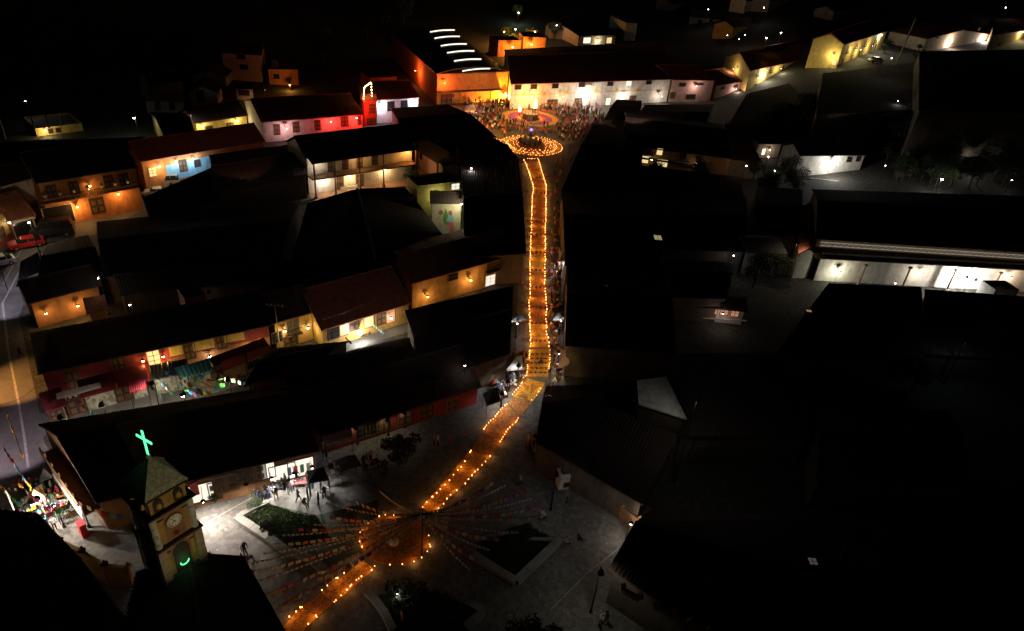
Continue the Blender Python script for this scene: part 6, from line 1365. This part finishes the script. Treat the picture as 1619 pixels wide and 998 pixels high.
# poles
def pole(p,top,label,r=.13):
    z=p.z; o=thing('utility_pole',label,'pole',p); part('shaft',lambda m_:m_.tube((0,0,0),top,r,r*.6,M['grey'],8),par=o); t_=Vector(top); part('crossarm',lambda m_:m_.box(t_.x-1,t_.y-.06,t_.z*.93,t_.x+1,t_.y+.06,t_.z*.93+.12,M['wood']),par=o); part('insulators',lambda m_:[m_.lathe([(.06,0),(.08,.12),(0,.2)],M['white'],6,(t_.x+s,t_.y,t_.z*.93+.12)) for s in (-.9,-.4,.4,.9)],par=o)
pole(GT(1416,104),(1.0,0,15),'tall leaning utility pole beside the parked white saloon',.3); pole(G(9,220),(0,0,9),'utility pole at the far left edge'); pole(G(1205,62),(0,0,9),'lamp mast among the far houses')
pole(G(443,556),(0,0,7),'thin pole before the yellow end house',.07); pole(G(330,278),(0,0,4.5),'short dark post at the right end of the blue wall',.08)
pole(G(32,830),(0,0,4.6),'short dark pole in the coloured flags',.08)

# cables
def cable(a,b,z0,z1,label,sag=.6):
    A,B=G(a[0],a[1],z0),G(b[0],b[1],z1); mb=MB(); P_=lambda f:(B-A)*f-Vector((0,0,sag*4*f*(1-f)))
    for i in range(10): mb.tube(P_(i/10),P_((i+1)/10),.02,mt=M['iron'],n=4)
    tag(link('cable',mb.mesh('cable'),None,A),label,'cable')
cable((10,215),(60,285),8,7,'sagging cable from the far left utility pole to the balcony house'); cable((9,215),(-60,420),8,8,'sagging cable over the upper left road')
cable((443,520),(600,470),6.5,5,'cable from the thin pole to the red-roofed shop'); cable((0,640),(66,600),7,4.5,'cable over the lower left road'); cable((505,712),(660,800),4,5.2,'cable from the shop row to the plaza flag pole'); cable((1416,60),(1300,88),13,6.5,'cable from the leaning pole to the yellow gabled house')
# scattered litter and petals on the plaza
mb=MB()
for _ in range(700):
    u,v=random.uniform(320,960),random.uniform(740,995)
    p=G(u,v,.012); s=random.uniform(.03,.09); a=random.uniform(0,6.28); mb.poly([p+Vector((s*math.cos(a+k*2.1),s*math.sin(a+k*2.1),0)) for k in range(3)],random.choice([cloth((.6,.58,.5)),cloth((.5,.2,.04)),cloth((.05,.05,.05))]))
tag(link('litter',mb.mesh('litter')),'scattered paper scraps and petals on the plaza floor','litter',kind='stuff')

for (u,v),(au,av),e,c,ang,lb in (((-60,560),(20,610),5200,(1,.42,.1),70,'orange street floodlight at the edge of the left road'),((-70,440),(10,480),2600,(.85,.75,1),75,'violet-white street floodlight over the upper left road'),((-70,690),(20,710),2600,(.92,.68,.85),70,'violet-pink street floodlight over the lower left road'),((-10,395),(46,440),420,(.9,.75,1),80,'violet floodlight turned to the corrugated roof')):
    flood(G(u,v,6),G(au,av),lb,e,c,ang)
# crates, sacks and cloths of goods piled at the bend and along the street
def crate(p,rz,c,label,s=1,grp=None):
    o=thing('goods_crate',label,'crate',p,rz,grp); o.scale=(s,s,s)
    part('box',lambda m_:(m_.box(-.35,-.25,0,.35,.25,.08,M['wood']),m_.box(-.35,-.25,.08,-.32,.25,.4,M['wood']),m_.box(.32,-.25,.08,.35,.25,.4,M['wood']),m_.box(-.32,-.25,.08,.32,-.22,.4,M['wood']),m_.box(-.32,.22,.08,.32,.25,.4,M['wood'])),par=o)
    part('contents',lambda m_:m_.lathe([(.22,.1),(.24,.36),(.15,.5),(0,.55)],cloth(c),8),par=o)
WC=dict(white=(.7,.7,.68),grey=(.4,.4,.4),red=(.5,.05,.05),pink=(.6,.25,.3),yellow=(.6,.45,.08),green=(.1,.3,.1))
for i in range(46):
    k=random.choice(['white','white','grey','white','pink','red'])
    u=random.uniform(778,832); v=random.uniform(560,640)
    if u+(v-575)*.55>836 or u+(v-575)*.75<790: continue
    crate(G(u,v,.02),random.uniform(0,3),WC[k],'crate of %s goods among the bend stalls'%k,random.uniform(.8,1.3),'crates of goods at the bend')
for i in range(44):
    k=random.choice(list(WC)); v=random.uniform(380,600); u=random.uniform(869,888)
    crate(G(u,v,.02),random.uniform(0,3),WC[k],'crate of %s goods right of the street carpet'%k,random.uniform(.8,1.3),'crates of goods along the street')
for i in range(10):
    k=random.choice(['white','grey','red']); u=random.uniform(832,880); v=700+(u-832)*.85+random.uniform(-4,10)
    crate(G(u,v,.02),random.uniform(0,3),WC[k],'crate of %s goods right of the sloping carpet'%k,1.1,'crates of goods right of the sloping carpet')

for u,v,k,lb in ((40,770,'red','red'),(52,812,'yellow','yellow'),(70,820,'blue','blue'),(92,806,'white','white'),(100,790,'orange','orange'),(64,776,'green','green'),(80,812,'pink','pink')):
    c_={'red':(.5,.05,.05),'yellow':(.65,.5,.06),'blue':(.08,.3,.6),'white':(.7,.7,.68),'orange':(.65,.25,.05),'green':(.1,.4,.12),'pink':(.65,.2,.35)}[k]
    table(G(u,v,.01),random.uniform(0,3),lb+'-covered table of the bright market at the left edge',c_)
for i in range(14):
    u=random.uniform(45,112); v=random.uniform(772,835)
    if v>775+(u-20)*.75+8: continue
    crowdp(G(u,v,.02),'person among the bright market stalls at the left edge','people at the left market')
for i,(u,v) in enumerate(((426,787),(437,790),(456,783),(463,777),(470,764),(477,757),(495,772),(520,770),(508,779),(452,768))):
    crowdp(G(u,v,.02),'person among the group on the lit plaza','plaza group',None,['black','navy','grey','black'])

for k,(u,v,side) in enumerate(((385,925,'church side, lowest'),(395,890,'church side, second from the bottom'),(415,875,'church side, middle'),(445,845,'lawn side, lower'),(495,828,'lawn side, middle'),(540,800,'lawn side, upper'),(600,775,'behind the round carpet'),(800,765,'right side, nearest the sloping carpet'),(842,786,'right side, second'),(860,815,'right side, third'),(820,840,'right side, fourth'),(775,868,'right side, fifth'),(745,900,'right side, lowest'))):
    bunting((668,812),(u,v),5.3,3.6,'thin pale paper strand from the plaza pole, '+side,['white'],sag=.5,s=.55)
for a,b,lb in (((230,600),(262,628),'loose coloured flag string left of the alley lamp'),((280,592),(334,622),'long coloured flag string crossing the others in the alley'),((345,588),(392,604),'coloured flag string near the red cloth awning'),((120,628),(150,655),'coloured flag string over the stone shop doorway')):
    bunting(a,b,4.0,3.2,lb,AC,sag=.3,s=.9)
for i,(u,v) in enumerate(((1215,300),(1240,290),(1190,285),(1250,312),(1205,322),(1100,300),(1030,300),(1190,455),(1230,440))):
    tree(G(u,v),random.choice([1,2]),'dark tree in the unlit yards left of the pillared house',.7,'trees in the unlit yards')
